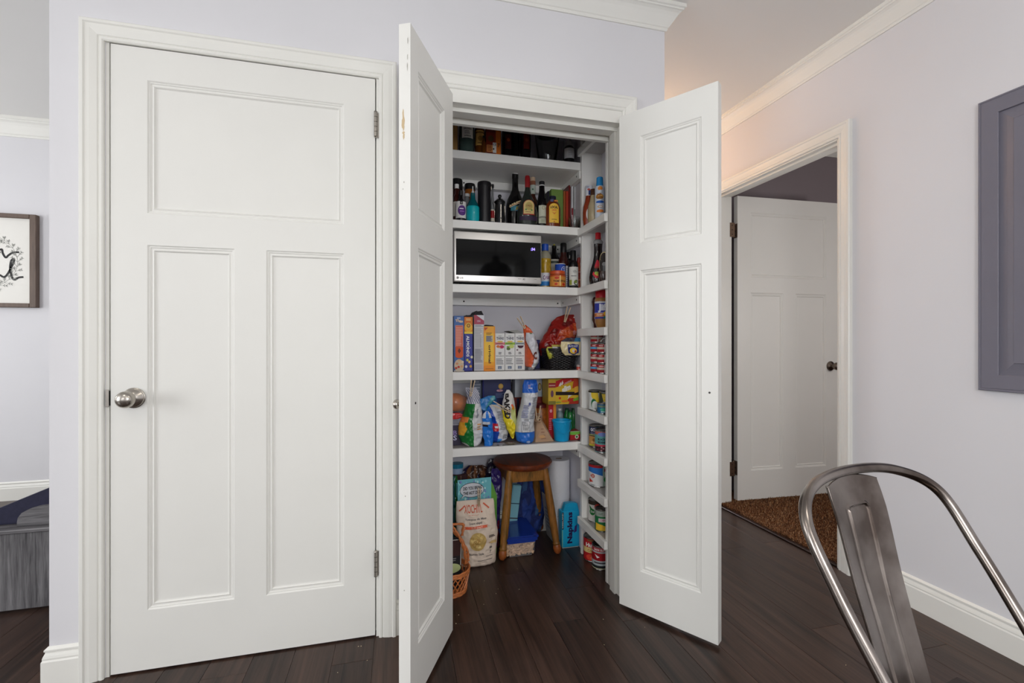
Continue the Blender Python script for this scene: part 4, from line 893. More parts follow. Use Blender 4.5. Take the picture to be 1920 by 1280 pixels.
# ------------------------------------------------------------------ fourth shelf: cartons
Z4 = SH[4]; YB4 = .492; G5 = 'upright cartons on the middle shelf'
def pcard(n, c): return pm(n, c, .42)
t, W, h = carton('cookie_box', 'blue carton with coral text panel and biscuits, leftmost on the middle shelf', 'box', 851.2, 870.2, 592, .485, Z4, .16, pcard('mid_blue_card', (34, 88, 158)), group=G5)
pr = Print(); pr.lines(W*.30, h*.945, W*.75, h*.975, 1, (214, 222, 236)); V, F = text_geo('Thin', .06); pr._add([(W*(.14+.74*a), h*(.885+.05*b+.008*math.sin(a*6))) for a, b in V], F, (226, 200, 170), None)
pr.rect(W*.14, h*.33, W*.90, h*.83, (236, 150, 130)); pr.rect(W*.17, h*.34, W*.87, h*.82, (214, 108, 88)); pr.lines(W*.20, h*.46, W*.84, h*.80, 12, (236, 170, 150)); pr.rect(W*.14, h*.28, W*.90, h*.44, (214, 84, 34)); pr.ell(W*.52, h*.28, W*.38, h*.04, (214, 84, 34), a0=180, a1=360); pr.poly([(W*.52, h*.42), (W*.68, h*.37), (W*.52, h*.32), (W*.36, h*.37)], (110, 44, 26))
pr.ell(W*.5, h*.105, W*.48, h*.115, (206, 186, 160)); pr.rect(W*.0, 0, W*1.0, h*.02, (198, 190, 176))
for a, b_, c in ((.3, .14, (206, 140, 100)), (.6, .16, (226, 196, 150)), (.45, .08, (190, 60, 50)), (.75, .09, (214, 160, 110)), (.2, .06, (180, 60, 46)), (.5, .2, (214, 170, 130)), (.85, .17, (226, 206, 180))): pr.ell(W*a, h*b_, W*.13, h*.022, c, n=8)
pr.build('printing', t, front(0, 0, 0))
t, W, h = carton('nut_box', 'blue and orange carton lettered ALMONDS with sunburst', 'box', 870.6, 886.2, 594, .49, Z4, .16, pcard('deep_blue_card', (28, 36, 140)), group=G5)
pr = Print(); pr.rect(0, h*.70, W, h, (214, 120, 40)); pr.ell(W*.5, h*.80, W*.50, h*.075, (238, 176, 50)); pr.ell(W*.5, h*.84, W*.33, h*.052, (236, 204, 90)); pr.ell(W*.5, h*.84, W*.24, h*.038, (150, 96, 34)); pr.ell(W*.5, h*.84, W*.12, h*.02, (226, 170, 60)); pr.rect(0, h*.69, W, h*.73, (240, 206, 70)); pr.lines(W*.2, h*.93, W*.9, h*.975, 2, (244, 214, 150))
pr.text('ALMONDS', W*.24, h*.265, W*.60, h*.655, (232, 232, 238), rot=-90, bold=.035); pr.ell(W*.72, h*.43, W*.03, h*.012, (200, 200, 220))
for a, b_, c in ((.36, .205, (196, 196, 90)), (.60, .17, (222, 190, 120)), (.22, .085, (220, 220, 226)), (.76, .09, (214, 160, 70)), (.88, .26, (226, 220, 190))): pr.ell(W*a, h*b_, W*.15, h*.026, c, n=10)
pr.build('printing', t, front(0, 0, 0))
def flap(t, W, h, dp, col, side=1, rise=.018):
    m_ = pm('card_inside_%d' % col[0], col, .7)
    v = [(0, 0, h), (W, 0, h), (W*.8, -.0, h+rise), (W*.15, .0, h+rise*.8)]
    obj('open_flap', prism([(a, c) for a, _, c in v], .012, .0135), m_, t)
    obj('open_flap', prism([(.0, h), (.004, h), (W*.35, h+rise*.9), (W*.30, h+rise)], .004, dp-.01), m_, t)
    obj('open_flap', prism([(W-.004, h), (W, h), (W*.72, h+rise*1.0), (W*.66, h+rise*.95)], .004, dp-.01), m_, t)
flap(t, W, h, .16, (30, 26, 30), rise=.010)
t, W, h = carton('cracker_box', 'tall opened carton with plain grey nutrition side and torn red top', 'box', 888.8, 907.6, 590.5, .49, Z4, .17, pcard('grey_white_card', (196, 196, 198)), group=G5)
pr = Print(); pr.rect(0, h*.835, W, h, (172, 70, 92)); pr.poly([(W*.22, h), (W, h), (W, h*.90)], (214, 214, 220)); pr.text('ON', W*.3, h*.875, W*.62, h*.91, (214, 190, 206)); pr.rect(0, h*.835, W*.04, h, (190, 90, 60)); pr.rect(W*.02, h*.78, W*.98, h*.832, (206, 208, 210)); pr.lines(W*.1, h*.79, W*.95, h*.825, 2, (120, 120, 130))
pr.rect(W*.08, h*.60, W*.88, h*.765, (158, 158, 162)); pr.rect(W*.10, h*.605, W*.86, h*.76, (208, 208, 208)); pr.lines(W*.12, h*.61, W*.82, h*.755, 6, (160, 160, 166)); pr.rect(W*.62, h*.42, W*.64, h*.60, (110, 110, 110)); pr.lines(W*.08, h*.42, W*.86, h*.59, 9, (168, 168, 170), h=.25); pr.lines(W*.08, h*.15, W*.90, h*.40, 16, (150, 150, 158), h=.6); pr.lines(W*.05, h*.03, W*.95, h*.12, 3, (176, 178, 190))
pr.build('printing', t, front(0, 0, 0)); flap(t, W, h, .17, (32, 28, 32), rise=.022)
t, W, h = carton('yellow_cracker_box', 'yellow orange carton with lower case word original running down it', 'box', 906.8, 928.3, 611.5, .49, Z4, .17, pcard('golden_card', (240, 190, 40)), group=G5)
pr = Print(); pr.rect(0, 0, W, h*.12, (234, 146, 44)); pr.rect(0, h*.84, W, h, (236, 168, 60)); pr.rect(0, 0, W*.04, h, (224, 130, 50)); pr.rect(W*.90, 0, W, h, (232, 150, 50)); pr.rect(0, h*.12, W*.9, h*.2, (236, 164, 40)); pr.text('original', W*.36, h*.17, W*.64, h*.58, (60, 44, 36), rot=-90, bold=.03)
pr.rect(W*.22, h*.65, W*.80, h*.79, (190, 180, 160)); pr.lines(W*.22, h*.66, W*.80, h*.79, 7, (96, 100, 120), h=.7); pr.lines(W*.22, h*.81, W*.75, h*.86, 2, (130, 90, 40)); pr.poly([(W*.05, h*.97), (W*.38, h*.97), (W*.10, h*.90)], (190, 80, 50)); pr.lines(W*.15, h*.04, W*.85, h*.055, 1, (120, 80, 30)); pr.build('printing', t, front(0, 0, 0))
obj('open_flap', prism([(.001, h), (W-.001, h), (W*.8, h+.006), (W*.2, h+.008)], .006, .15), pm('card_inside_30', (30, 26, 30), .7), t)
for i, (x0, x1, band, fr, fr2, lab) in enumerate(((928.6, 946.4, (214, 120, 122), (190, 40, 90), (214, 120, 60), 'white flatbread carton with pink band and red fruit'), (947.0, 965.2, (150, 190, 60), (110, 150, 50), (190, 206, 110), 'white flatbread carton with lime green band'), (965.8, 984.2, (160, 176, 184), (70, 34, 50), (90, 50, 60), 'white flatbread carton with grey blue band and dark bowl'))):
    t, W, h = carton('thin_cracker_box', lab, 'box', x0, x1, 624.5, .495, Z4, .15, pcard('white_card_box', (222, 222, 220)), group='row of three white flatbread cartons')
    pr = Print(); pr.text('THINS', W*.12, h*.825, W*.90, h*.90, (70, 72, 90), bold=.03); pr.lines(W*.32, h*.91, W*.72, h*.94, 1, (140, 150, 150)); pr.ell(W*.5, h*.775, W*.3, h*.022, (226, 190, 90)); pr.rect(0, h*.69, W, h*.755, band); pr.lines(W*.08, h*.70, W*.95, h*.745, 1, (90, 90, 80), h=.35)
    if i == 2: pr.ell(W*.55, h*.675, W*.34, h*.085, (206, 200, 206), a0=180, a1=360); pr.ell(W*.55, h*.67, W*.31, h*.075, fr, a0=180, a1=360); pr.ell(W*.22, h*.55, W*.10, h*.016, fr2)
    elif i == 0: pr.ell(W*.68, h*.635, W*.25, h*.045, fr); pr.ell(W*.30, h*.645, W*.2, h*.035, fr2); pr.ell(W*.45, h*.62, W*.1, h*.02, (226, 140, 110))
    else: pr.ell(W*.66, h*.645, W*.27, h*.05, fr2); pr.ell(W*.34, h*.58, W*.2, h*.035, (90, 104, 56)); pr.ell(W*.3, h*.63, W*.16, h*.025, fr)
    pr.lines(W*.34, h*.43, W*.68, h*.50, 2, (70, 70, 70))
    for tx, z_, a, b_ in (('Ingredients', .375, .08, .92),): pr.text(tx, W*a, h*z_, W*b_, h*(z_+.03), (60, 60, 60), bold=.03 if tx == 'Ingredients' else .0)
    pr.lines(W*.08, h*.16, W*.92, h*.33, 4, (120, 120, 124), h=.45); pr.rect(W*.28, h*.045, W*.66, h*.12, (66, 84, 110)); pr.text('NON', W*.33, h*.085, W*.61, h*.112, (190, 200, 220)); pr.text('GMO', W*.33, h*.052, W*.61, h*.078, (190, 200, 220)); pr.build('printing', t, front(0, 0, 0))
    if i == 2: obj('open_flap', prism([(-.03, h+.012), (.0, h+.016), (W*.35, h+.018), (W*.8, h+.002), (W, h), (W*.1, h+.001)], .02, .13), pm('card_grey_inside', (150, 150, 146), .7), t)
nb = thing('navy_box', 'narrow navy blue box between the orange white bag and the wicker basket', 'box', (PX(1003, .60), .60, Z4))
obj('box', bx(0, .028, 0, .10, .0004, .155, .002), pm('navy_card', (30, 34, 92), .5), nb)
def fc(u, v, s):
    d = u-(.22+.20*math.sin(v*7)); return (214, 92, 52) if (d < 0 and v > .08) or (v > .82) else ((150, 60, 40) if 0 <= d < .05 else (206, 206, 212))
t, sf = bag('snack_bag', 'crumpled orange and white snack bag clipped shut beside the flatbread cartons', 'bag', [(609, 980, 986), (617, 981, 995), (630, 982, 1003), (646, 983, 1008), (662, 984, 1010), (678, 983.5, 1009), (686, 985, 1004), (689, 990, 1000)], .50, .05, fc, seed=1, zb=Z4)
pr = Print(); V, F = text_geo('C', .06); pr._add([(.40+a*.30, .24+b*.17) for a, b in V], F, (110, 50, 40), None); pr.lines(.45, .06, .9, .16, 3, (140, 150, 140)); pr.lines(.5, .78, .7, .84, 1, (120, 130, 90)); pr.build('printing', t, sf)
clothespin('clothespin with fingers up left, on the orange and white snack bag', (984, 615), (972.5, 594), .475, spread=.2)
# red bag in the wicker basket
def fc(u, v, s):
    n = noise.noise(Vector((u*6, v*6, 2)))
    if .35 < v < .78 and .28 < u < .80 and abs((v-.42)-(u-.28)*.55) < .17: return (190, 76, 30) if n > -.12 else (160, 40, 24)
    return (146, 26, 20) if n > -.2 else (110, 16, 15)
t, sf = bag('chip_bag', 'big shiny red snack bag lying on top of the wicker basket', 'bag', [(589, 1058, 1089), (595, 1043, 1089.5), (604, 1034, 1089.5), (618, 1027, 1089), (632, 1018, 1088), (645, 1011, 1084), (655, 1010.5, 1075), (666, 1014, 1066)], .585, .06, fc, seed=4, amp=.016, back=.6)
pr = Print(); pr.lines(.62, .90, .97, .955, 1, (210, 196, 190)); pr.lines(.55, .45, .8, .6, 4, (214, 120, 70)); pr.ell(.7, .55, .05, .06, (190, 130, 130), n=10); pr.build('printing', t, sf)
clothespin('clothespin standing upright on the red snack bag', (1059, 603), (1066.5, 575), .512, spread=.16)
# black wicker basket
WB = mat('black_wicker', (30, 27, 28), .3, var=.3, vscale=80)
Yc = .595; bx0, bx1 = PX(1011, .62), .922; wbk = thing('wicker_basket', 'black wicker basket holding snack bags at the right of the middle shelf', 'basket', ((bx0+bx1)/2, Yc, Z4+.001))
ha = (bx1-bx0)/2; hb = .135
def loop(s, z, ph, amp=.0028, n=72, rr=.30):
    pts = []
    for i in range(n):
        a = 2*math.pi*i/n; ca, sa = math.cos(a), math.sin(a); q = (abs(ca)**4+abs(sa)**4)**-.25
        o = 1+amp/ha*math.sin(a*18+ph)*1.0
        pts.append((ha*s*ca*q*o, hb*s*sa*q*o, z))
    return pts
for i in range(15):
    obj('strand', tube(loop(.84+.16*i/14, .005+i*.0062, math.pi*(i % 2)), .0031, 6, True), WB, wbk, smooth=60)
for dz in (0, .006): obj('rim', tube(loop(1.02, .100+dz, 0, .0), .0046, 8, True), WB, wbk, smooth=60)
b = bmesh.new()
for i in range(36):
    a = 2*math.pi*(i+.5)/36; ca, sa = math.cos(a), math.sin(a); q = (abs(ca)**4+abs(sa)**4)**-.25
    add_tube(b, [(ha*.84*ca*q, hb*.84*sa*q, .002), (ha*.995*ca*q, hb*.995*sa*q, .10)], .0024, 5)
obj('stakes', b, WB, wbk); obj('basket_base', bx(-ha*.8, ha*.8, -hb*.8, hb*.8, 0, .003), WB, wbk)
def fc(u, v, s): return (222, 206, 158) if v < .78 else ((60, 120, 160) if u > .62 else (60, 56, 70))
t, sf = bag('puffs_bag', 'cream snack bag with round blue and yellow badge poking out of the basket', 'bag', [(633, 1062, 1089), (640, 1052, 1089.5), (650, 1051, 1089.5), (660, 1054, 1089), (666, 1060, 1087)], .452, .012, fc, seed=9, amp=.004, pinch_bot=True)
pr = Print(); pr.rect(.30, .12, .86, .62, (40, 56, 130)); pr.ell(.56, .34, .26, .32, (34, 40, 110), n=24); pr.ell(.56, .26, .18, .17, (236, 200, 50), n=20); pr.ell(.56, .26, .06, .10, (210, 205, 215)); pr.ell(.66, .22, .05, .08, (170, 50, 40)); pr.text("PIRATE'S BOOTY", .34, .46, .80, .58, (226, 226, 236)); pr.build('printing', t, sf)
def fc(u, v, s): return (176, 176, 60) if u < .35 else ((206, 206, 210) if u < .7 else (70, 80, 100))
bag('snack_packet', 'yellow and silver snack packet at the front rim of the basket', 'bag', [(650, 1026, 1052), (655, 1024, 1057), (664, 1026, 1058), (674, 1030, 1056)], .49, .016, fc, seed=12, amp=.008, pinch_bot=True)
def fc(u, v, s): return (196, 180, 84) if v > .7 else (196, 200, 206)
bag('snack_packet', 'pale packet lying just behind the yellow silver packet', 'bag', [(646, 1034, 1058), (652, 1036, 1066), (662, 1038, 1068), (672, 1040, 1066)], .525, .012, fc, seed=15, amp=.006, pinch_bot=True)
t, k, zz = bottle('spice_jar', 'tiny clear red filled jar at the right front corner of the middle shelf', 'jar', 1085, .458, Z4, [(696, 3.8), (695, 4.2), (688, 4.2), (687, 3.6)], pm('red_spice', (186, 60, 46), .25), [(687.5, 4.2), (683.6, 4.2)], pm('cloudy_cap', (176, 160, 156), .3), None)
wrap(t, 4.2*k, zz(694.5), zz(689.5), (206, 96, 84), -1.3, .9, n=8, fn=lambda pr, r, z0, z1: pr.lines(-.4*r, z0+.002, .1*r, z1-.002, 1, (236, 226, 220)))

# ------------------------------------------------------------------ fifth shelf: bags
Z5 = SH[5]
t = thing('pasta_box', 'grey blue paneled carton at the back left of the chip bag shelf', 'box', (PX(888, .66), .66, Z5)); d = dep(895, .66)/FPX
W, h = 15*d, PZ(895, 712, .66)-Z5; obj('box', bx(0, W, 0, .05, .0005, .33, .001), pm('grey_blue_card', (110, 120, 140), .5), t)
pr = Print(); pr.lines(.004, .18, W-.004, .32, 9, (160, 168, 186)); pr.build('printing', t, front(0, 0, 0))
t = thing('pasta_box', 'navy pasta carton with yellow coin and pink oval badge behind the chip bags', 'box', (PX(905, .63), .63, Z5)); W = 54*d
obj('box', bx(0, W, 0, .07, .0005, .324, .0015), pm('navy_box_card', (26, 34, 92), .42), t)
pr = Print(); X = lambda p: PX(p, .63)-PX(905, .63); Zq = lambda p: PZ(935, p, .63)-Z5
pr.rect(X(905), .01, X(907.5), .33, (20, 24, 110)); pr.ell(X(939), Zq(724), .0135, .0145, (204, 160, 70)); pr.ell(X(939), Zq(724), .009, .010, (222, 184, 96)); pr.ell(X(937), Zq(732), .018, .0065, (226, 190, 206)); pr.ell(X(937), Zq(732), .016, .0052, (190, 40, 96)); pr.text('Barilla', X(932.5), Zq(733.2), X(941.5), Zq(730.6), (240, 236, 240)); pr.lines(X(929), Zq(746), X(946), Zq(736.5), 5, (120, 140, 190), h=.35); pr.rect(X(921), Zq(760), X(931), Zq(745), (24, 90, 150)); pr.build('printing', t, front(0, 0, 0))
t = thing('red_carton', 'dark red carton at the back, under the white carton with a seal', 'box', (PX(962, .633), .633, Z5)); obj('box', bx(0, PX(1022, .63)-PX(962, .63), 0, .07, .0005, .2095, .0015), pm('maroon_card', (126, 34, 24), .5), t)
pr = Print(); pr.rect(.02, .02, .035, .205, (34, 34, 66)); pr.build('printing', t, front(0, 0, 0))
t = thing('white_pouch_box', 'white carton with little brown bird shaped seal behind the blue and white bag', 'box', (PX(966, .62), .62, Z5+.215)); t2 = t
t.location.z = Z5+.2105; t.location.y = .625; Wb = PX(1021, .62)-PX(966, .62)
b = bx(0, Wb, 0, .06, .0005, .1155, .0015); obj('box', b, pm('pale_blue_card', (198, 204, 214), .5), t)
pr = Print(); pr.rect(Wb-.06, .002, Wb-.002, .03, (176, 190, 204)); pr.ell(Wb-.026, .055, .010, .022, (130, 104, 60)); pr.ell(Wb-.026, .055, .006, .014, (190, 176, 130)); pr.build('printing', t, front(0, 0, 0))
# bread
BREAD = mat('baked_bun', (190, 104, 44), .4, var=.35, vscale=22, coat=.5)
t = thing('bread_bag', 'bag of brown bread buns in clear film, far left above the chip bags', 'bread', (PX(858, .53), .53, Z5+.155)); k = dep(858, .53)/FPX
for i, (x, z, r) in enumerate(((-.012, .052, .050), (.012, .045, .046))):
    b = bmesh.new(); bmesh.ops.create_icosphere(b, subdivisions=3, radius=1)
    for v in b.verts: v.co = Vector((v.co.x*r+x, v.co.y*.05+i*.02, max(v.co.z, -.85)*r*.95+z)); v.co += v.co.normalized()*noise.noise(v.co*30)*.003
    obj('bun', b, BREAD, t, smooth=80)
def fcb(u, v, s): return (214, 150, 100)
b = bmesh.new(); bmesh.ops.create_icosphere(b, subdivisions=4, radius=1)
for v in b.verts: v.co = Vector((v.co.x*.068, v.co.y*.066+.01, max(v.co.z, -.8)*.060+.050)); v.co += v.co.normalized()*(abs(noise.noise(v.co*26))*.007)
obj('clear_film', b, mat('clear_film', (240, 232, 226), .12, alpha=.07, var=0), t, smooth=80)
t = thing('carton_stack_support', 'dark food carton under the bag of bread buns', 'box', (PX(846, .50), .50, Z5)); obj('box', bx(-.05, .048, 0, .11, .0005, .150, .002), pm('dark_plum_card', (44, 36, 62), .5), t)
pr = Print(); pr.text('S', .010, .026, .028, .050, (200, 200, 230)); pr.text('B', .010, .052, .028, .074, (150, 130, 190)); pr.rect(.002, .10, .047, .148, (150, 150, 160)); pr.lines(.004, .104, .046, .144, 5, (110, 112, 124)); pr.build('printing', t, front(0, 0, 0))
t = bag('red_pouch', 'flat red shiny pouch end below the bread buns', 'bag', [(774, 846, 862), (778, 846, 868), (782, 846, 868), (786, 846, 858)], .492, .006, lambda u, v, s: (196, 44, 46), seed=21, amp=.004)[0]
def fc(u, v, s):
    e = .52+.05*math.sin(v*9)
    if v > .74: return (206, 206, 214) if int(u*14+v*22) % 2 else (120, 124, 150)
    if u > e: return (212, 212, 214)
    if v < .10: return (206, 210, 206) if u < .3-v*1.5 else (24, 112, 46)
    if .22 < v < .44 and u < .30-(abs(v-.33)*1.2): return (234, 170, 50)
    if .44 < v < .52 and u < .28: return (226, 130, 60)
    return (22, 116, 48)
t, sf = bag('chip_bag', 'green and white chip bag clipped at the top, left on the chip shelf', 'bag', [(726, 873, 892), (734, 874, 897), (745, 876, 900), (758, 873, 902), (775, 868, 904), (795, 860, 906), (812, 859, 906), (826, 864, 903), (838, 878, 895)], .485, .045, fc, seed=30, zb=Z5)
pr = Print(); pr.lines(.64, .50, .74, .66, 7, (90, 96, 120), h=.5); pr.lines(.70, .30, .88, .42, 3, (206, 150, 90)); pr.build('printing', t, sf)
clothespin('long clothespin standing on the green and white chip bag', (882, 742), (887, 712.5), .43, spread=.14)
def fc(u, v, s):
    if v > .86: return (40, 110, 176)
    if u < .30: return (30, 110, 200)
    if u < .46+.1*math.sin(v*5): return (24, 70, 170) if v > .45 or v < .28 else (196, 34, 50)
    if v < .10 and u < .7: return (40, 130, 206)
    return (206, 208, 214)
t, sf = bag('chip_bag', 'blue, red and white chip bag folded over in the middle of the chip shelf', 'bag', [(746, 896, 922), (754, 903, 932), (765, 905, 941), (778, 905, 946), (795, 907, 950), (812, 908, 953), (822, 911, 950), (828, 920, 942)], .51, .04, fc, seed=34, zb=Z5)
pr = Print(); pr.lines(.62, .30, .9, .72, 12, (110, 114, 134), h=.4); pr.lines(.72, .1, .92, .2, 4, (90, 92, 100)); pr.lines(.40, .33, .56, .42, 1, (226, 226, 232)); pr.build('printing', t, sf)
def fc(u, v, s): return (206, 212, 220) if (v > .80 and abs(u-.5) > .2) or (.62 < v < .70 and u < .7) else ((30, 30, 50) if .56 < v < .62 and u < .45 else (32, 120, 214))
bag('chip_bag', 'small bright blue chip bag in front of the blue, red and white one', 'bag', [(770, 911, 915), (776, 906, 920), (784, 904, 922), (800, 905, 924), (815, 905, 925), (826, 908, 924)], .462, .022, fc, seed=38, zb=Z5)
def fc(u, v, s): return (44, 116, 180) if u+v*.2 < .82 else (60, 140, 150)
bag('folded_bag_top', 'blue folded over bag end above the middle chip bags', 'bag', [(742, 915, 928), (748, 900, 929), (756, 895, 922), (764, 899, 913), (770, 905, 912)], .475, .010, fc, seed=40, amp=.006)
def fc(u, v, s): return (236, 214, 40) if v < .5-.35*(u-.3) or (u < .25 and v < .62) else ((200, 206, 130) if v < .62 and u > .6 else (214, 210, 206))
t, sf = bag('chip_bag', 'yellow and cream chip bag lettered BAKED, clipped in the middle', 'bag', [(731, 951, 956), (738, 947, 962), (752, 943, 965), (766, 942, 967), (785, 944, 968), (802, 950, 967), (814, 956, 965), (822, 960, 963)], .478, .030, fc, seed=44, pinch_bot=True, lean=.05)
pr = Print(); pr.text('BAKED', .10, .42, .52, .93, (40, 34, 34), rot=-90, bold=.05); pr.ell(.78, .64, .12, .045, (236, 160, 50), n=12); pr.ell(.7, .69, .08, .03, (214, 90, 50), n=12); pr.build('printing', t, sf)
clothespin('clothespin lying sideways across the yellow and blue chip bags', (957, 772), (923, 755), .43, spread=.14)
def fc(u, v, s):
    if v > .80: return (40, 100, 196)
    if v < .20: return (40, 112, 206)
    return (208, 210, 214) if u > .12 else (190, 192, 190)
t, sf = bag('tortilla_bag', 'tall blue and white bag with barcode standing in the centre of the chip shelf', 'bag', [(712, 983, 1006), (722, 980, 1008), (738, 979, 1008.5), (755, 976, 1006), (775, 971, 1003), (795, 967, 1001), (812, 966, 1002), (824, 968, 1001), (831, 979, 996)], .478, .045, fc, seed=50, zb=Z5, amp=.010)
pr = Print(); pr.lines(.30, .86, .62, .885, 1, (200, 206, 220)); pr.lines(.30, .88, .5, .93, 3, (190, 170, 190)); pr.lines(.12, .42, .46, .62, 9, (96, 100, 150), h=.45); pr.lines(.56, .40, .92, .74, 16, (110, 112, 120), h=.4); pr.rect(.22, .20, .62, .37, (120, 122, 130)); pr.rect(.24, .205, .60, .365, (220, 220, 222))
for i in range(13): pr.rect(.29+i*.021, .235, .29+i*.021+(.006 if i % 3 else .013), .32, (60, 62, 66), lay=40)
pr.rect(.36, .62, .47, .66, (80, 90, 150)); pr.lines(.28, .375, .6, .41, 2, (120, 120, 126)); pr.ell(.55, .05, .12, .02, (170, 190, 220)); pr.build('printing', t, sf)
# brown paper bag folded to a point, with a rolled top
KR = mat('kraft_paper', (186, 152, 122), .8, var=.12, vscale=14, bump=.4, bscale=60)
t = thing('paper_bag', 'brown paper bag folded to a triangle and rolled at its top', 'bag', (PX(1019, .47), .47, Z5)); k = dep(1019, .47)/FPX
z_ = lambda py: PZ(1019, py, .47)-Z5; xx = lambda p: (p-1019)*k
b = bmesh.new(); L = [(1003, 830, 0), (1039, 828, .01), (1016, 781, .045), (1010, 783, .045), (999, 826, .045), (1030, 826, .075)]
pts = [bm_ for bm_ in L]
v = [b.verts.new((xx(p), y, max(.0006, z_(q)))) for p, q, y in [(1003, 832, .0), (1040, 832, .004), (1017, 781, .045), (1010, 783, .045), (998, 832, .055), (1034, 832, .075), (1018, 796, .004)]]
for f_ in ((0, 1, 6), (0, 6, 3), (6, 2, 3), (6, 1, 2), (1, 5, 2), (3, 2, 5), (4, 3, 5), (0, 3, 4), (0, 4, 5, 1)): b.faces.new([v[i] for i in f_])
bmesh.ops.recalc_face_normals(b, faces=b.faces); bmesh.ops.subdivide_edges(b, edges=b.edges[:], cuts=5, use_grid_fill=True)
for q in b.verts:
    if q.co.z > .002: q.co += Vector((noise.noise(q.co*50), noise.noise(q.co*50+Vector((5, 5, 5))), 0))*.003
obj('bag_body', b, KR, t, smooth=30)
rl_ = []
for i in range(26): a = i*.42; r = .0105-.00022*i; rl_.append((r*1.9*math.cos(a), r*.8*math.sin(a)))
b = bmesh.new(); A = [b.verts.new((x+xx(1008), -.004, z+z_(787))) for x, z in rl_]; B_ = [b.verts.new((x+xx(1008)+.006, .03, z+z_(787)+.004)) for x, z in rl_]
for i in range(25): b.faces.new((A[i], A[i+1], B_[i+1], B_[i]))
o = obj('rolled_top', b, KR, t, smooth=60); o.modifiers.new('s', 'SOLIDIFY').thickness = .0012
pr = Print(); U = lambda a, c: ((xx(1009+a*20)), z_(826-c*30))
for i in range(4): p, q = U(.25-.0*i, .1+i*.2), U(.75-.08*i, .1+i*.2); pr.rect(p[0], p[1], q[0], p[1]+.006, (160, 120, 96))
pr.ell(xx(1016), z_(818), .016, .008, (206, 160, 110)); pr.build('printing', t, lambda a, b_, e: (a, .0+max(0, (b_/z_(796)))*.004-.003-e, b_))
clothespin('upright clothespin pinching the rolled brown paper bag', (1008, 787), (1008.5, 760), .455, spread=.30)
t = thing('clear_snack_tub', 'tub of orange brown snacks in the shadow behind the paper bag', 'tub', (PX(1013, .598), .598, Z5)); k = dep(1013, .598)/FPX*.8
obj('tub', lathe([(0, 0), (15*k, 0), (16*k, .004), (16*k, .150), (14*k, .158), (0, .158)], 28), mat('brown_snack_mix', (150, 88, 40), .3, var=.6, vscale=60), t, smooth=40); obj('lid', lathe([(0, .158), (16.5*k, .158), (16.5*k, .176), (0, .178)], 28), pm('dark_red_lid', (92, 26, 26), .3), t, smooth=40)
t = thing('red_carton', 'slim upright red and orange carton left of the blue bucket', 'box', (PX(1028.5, .53), .53, Z5)); k = dep(1035, .53)/FPX; h = PZ(1035, 757, .53)-Z5
obj('box', bx(0, 15.3*k, 0, .10, .0005, h, .0012), pm('orange_card', (222, 142, 46), .45), t); pr = Print(); pr.rect(0, .002, 9.6*k, h-.001, (186, 34, 44)); pr.lines(.004, h*.25, 8*k, h*.6, 6, (226, 120, 130)); pr.ell(4.6*k, h*.8, .007, .009, (220, 150, 160)); pr.build('printing', t, front(0, 0, 0))
# meat stick carton on top
t = thing('meat_stick_box', 'yellow and red snack stick carton lettered slim, high on the right of the chip shelf', 'box', (PX(1028, .50), .50, Z5)); k = dep(1058, .5)/FPX
zb_, zt_ = PZ(1035, 757, .53)-Z5+.0008, PZ(1058, 709.5, .5)-Z5; xa = 14.5*k; xb = 60*k
obj('carton', bx(0, xb, 0, .10, zb_, min(zt_, .322), .0015), pm('mustard_card', (206, 168, 50), .42), t)
hh = min(zt_, .322)-zb_; f2 = lambda u, v: (xa+(xb-xa)*u, zb_+hh*v)
def quad(pr, pts, col): pr.poly([f2(*p) for p in pts], col)
pr = Print(); quad(pr, [(0, 0), (1, 0), (1, 1), (0, 1)], (214, 176, 44)); quad(pr, [(0, .68), (1, .98), (1, 1), (0, 1)], (186, 160, 60)); quad(pr, [(0, .66), (.80, .90), (.80, 1), (.3, 1), (0, .90)], (190, 34, 36)); quad(pr, [(.72, .60), (1, .68), (1, 1), (.8, 1)], (190, 70, 36))
for s_, u0, v0, u1, v1, c in (('46', .13, .72, .34, .88, (236, 232, 226)), ('ORIGINAL', .38, .82, .70, .90, (214, 170, 160)), ('slim', .27, .50, .65, .74, (240, 238, 230)), ('Jim', .52, .27, .78, .42, (240, 238, 230))):
    V, F = text_geo(s_, .05); pr._add([f2(u0+(u1-u0)*a, v0+(v1-v0)*b_+.14*(a-.5)) for a, b_ in V], F, c, None)
quad(pr, [(0, .36), (1, .34), (1, .46), (0, .50)], (38, 24, 22)); quad(pr, [(.55, .0), (1, .0), (1, .18), (.7, .24)], (176, 50, 34)); quad(pr, [(.75, .18), (1, .28), (1, .14), (.78, .10)], (120, 170, 50)); pr.ell(*f2(.18, .24), .006, .006, (200, 40, 40)); pr.ell(*f2(.4, .12), .02, .006, (226, 120, 40)); pr.ell(*f2(.62, .16), .012, .010, (190, 50, 40)); pr.ell(*f2(.1, .08), .016, .005, (150, 160, 60))
quad(pr, [(.82, .42), (.97, .46), (.97, .70), (.82, .66)], (226, 170, 60))
pr.rect(.001, zb_+hh*.66, xa-.001, zb_+hh*.84, (150, 40, 46)); pr.lines(.003, zb_+hh*.70, xa-.003, zb_+hh*.79, 1, (206, 150, 140)); pr.ell(xa*.5, zb_+hh*.42, .008, .018, (110, 70, 90)); pr.rect(.001, zb_, xa-.001, zb_+hh*.14, (130, 120, 50))
pr.build('printing', t, front(0, 0, 0))
t = thing('plastic_bucket', 'small sky blue plastic bucket with wire bail at the front of the chip shelf', 'bucket', (PX(1053, .485), .485, Z5)); k = dep(1053, .485)/FPX; SKY = pm('sky_blue_plastic', (22, 160, 214), .32)
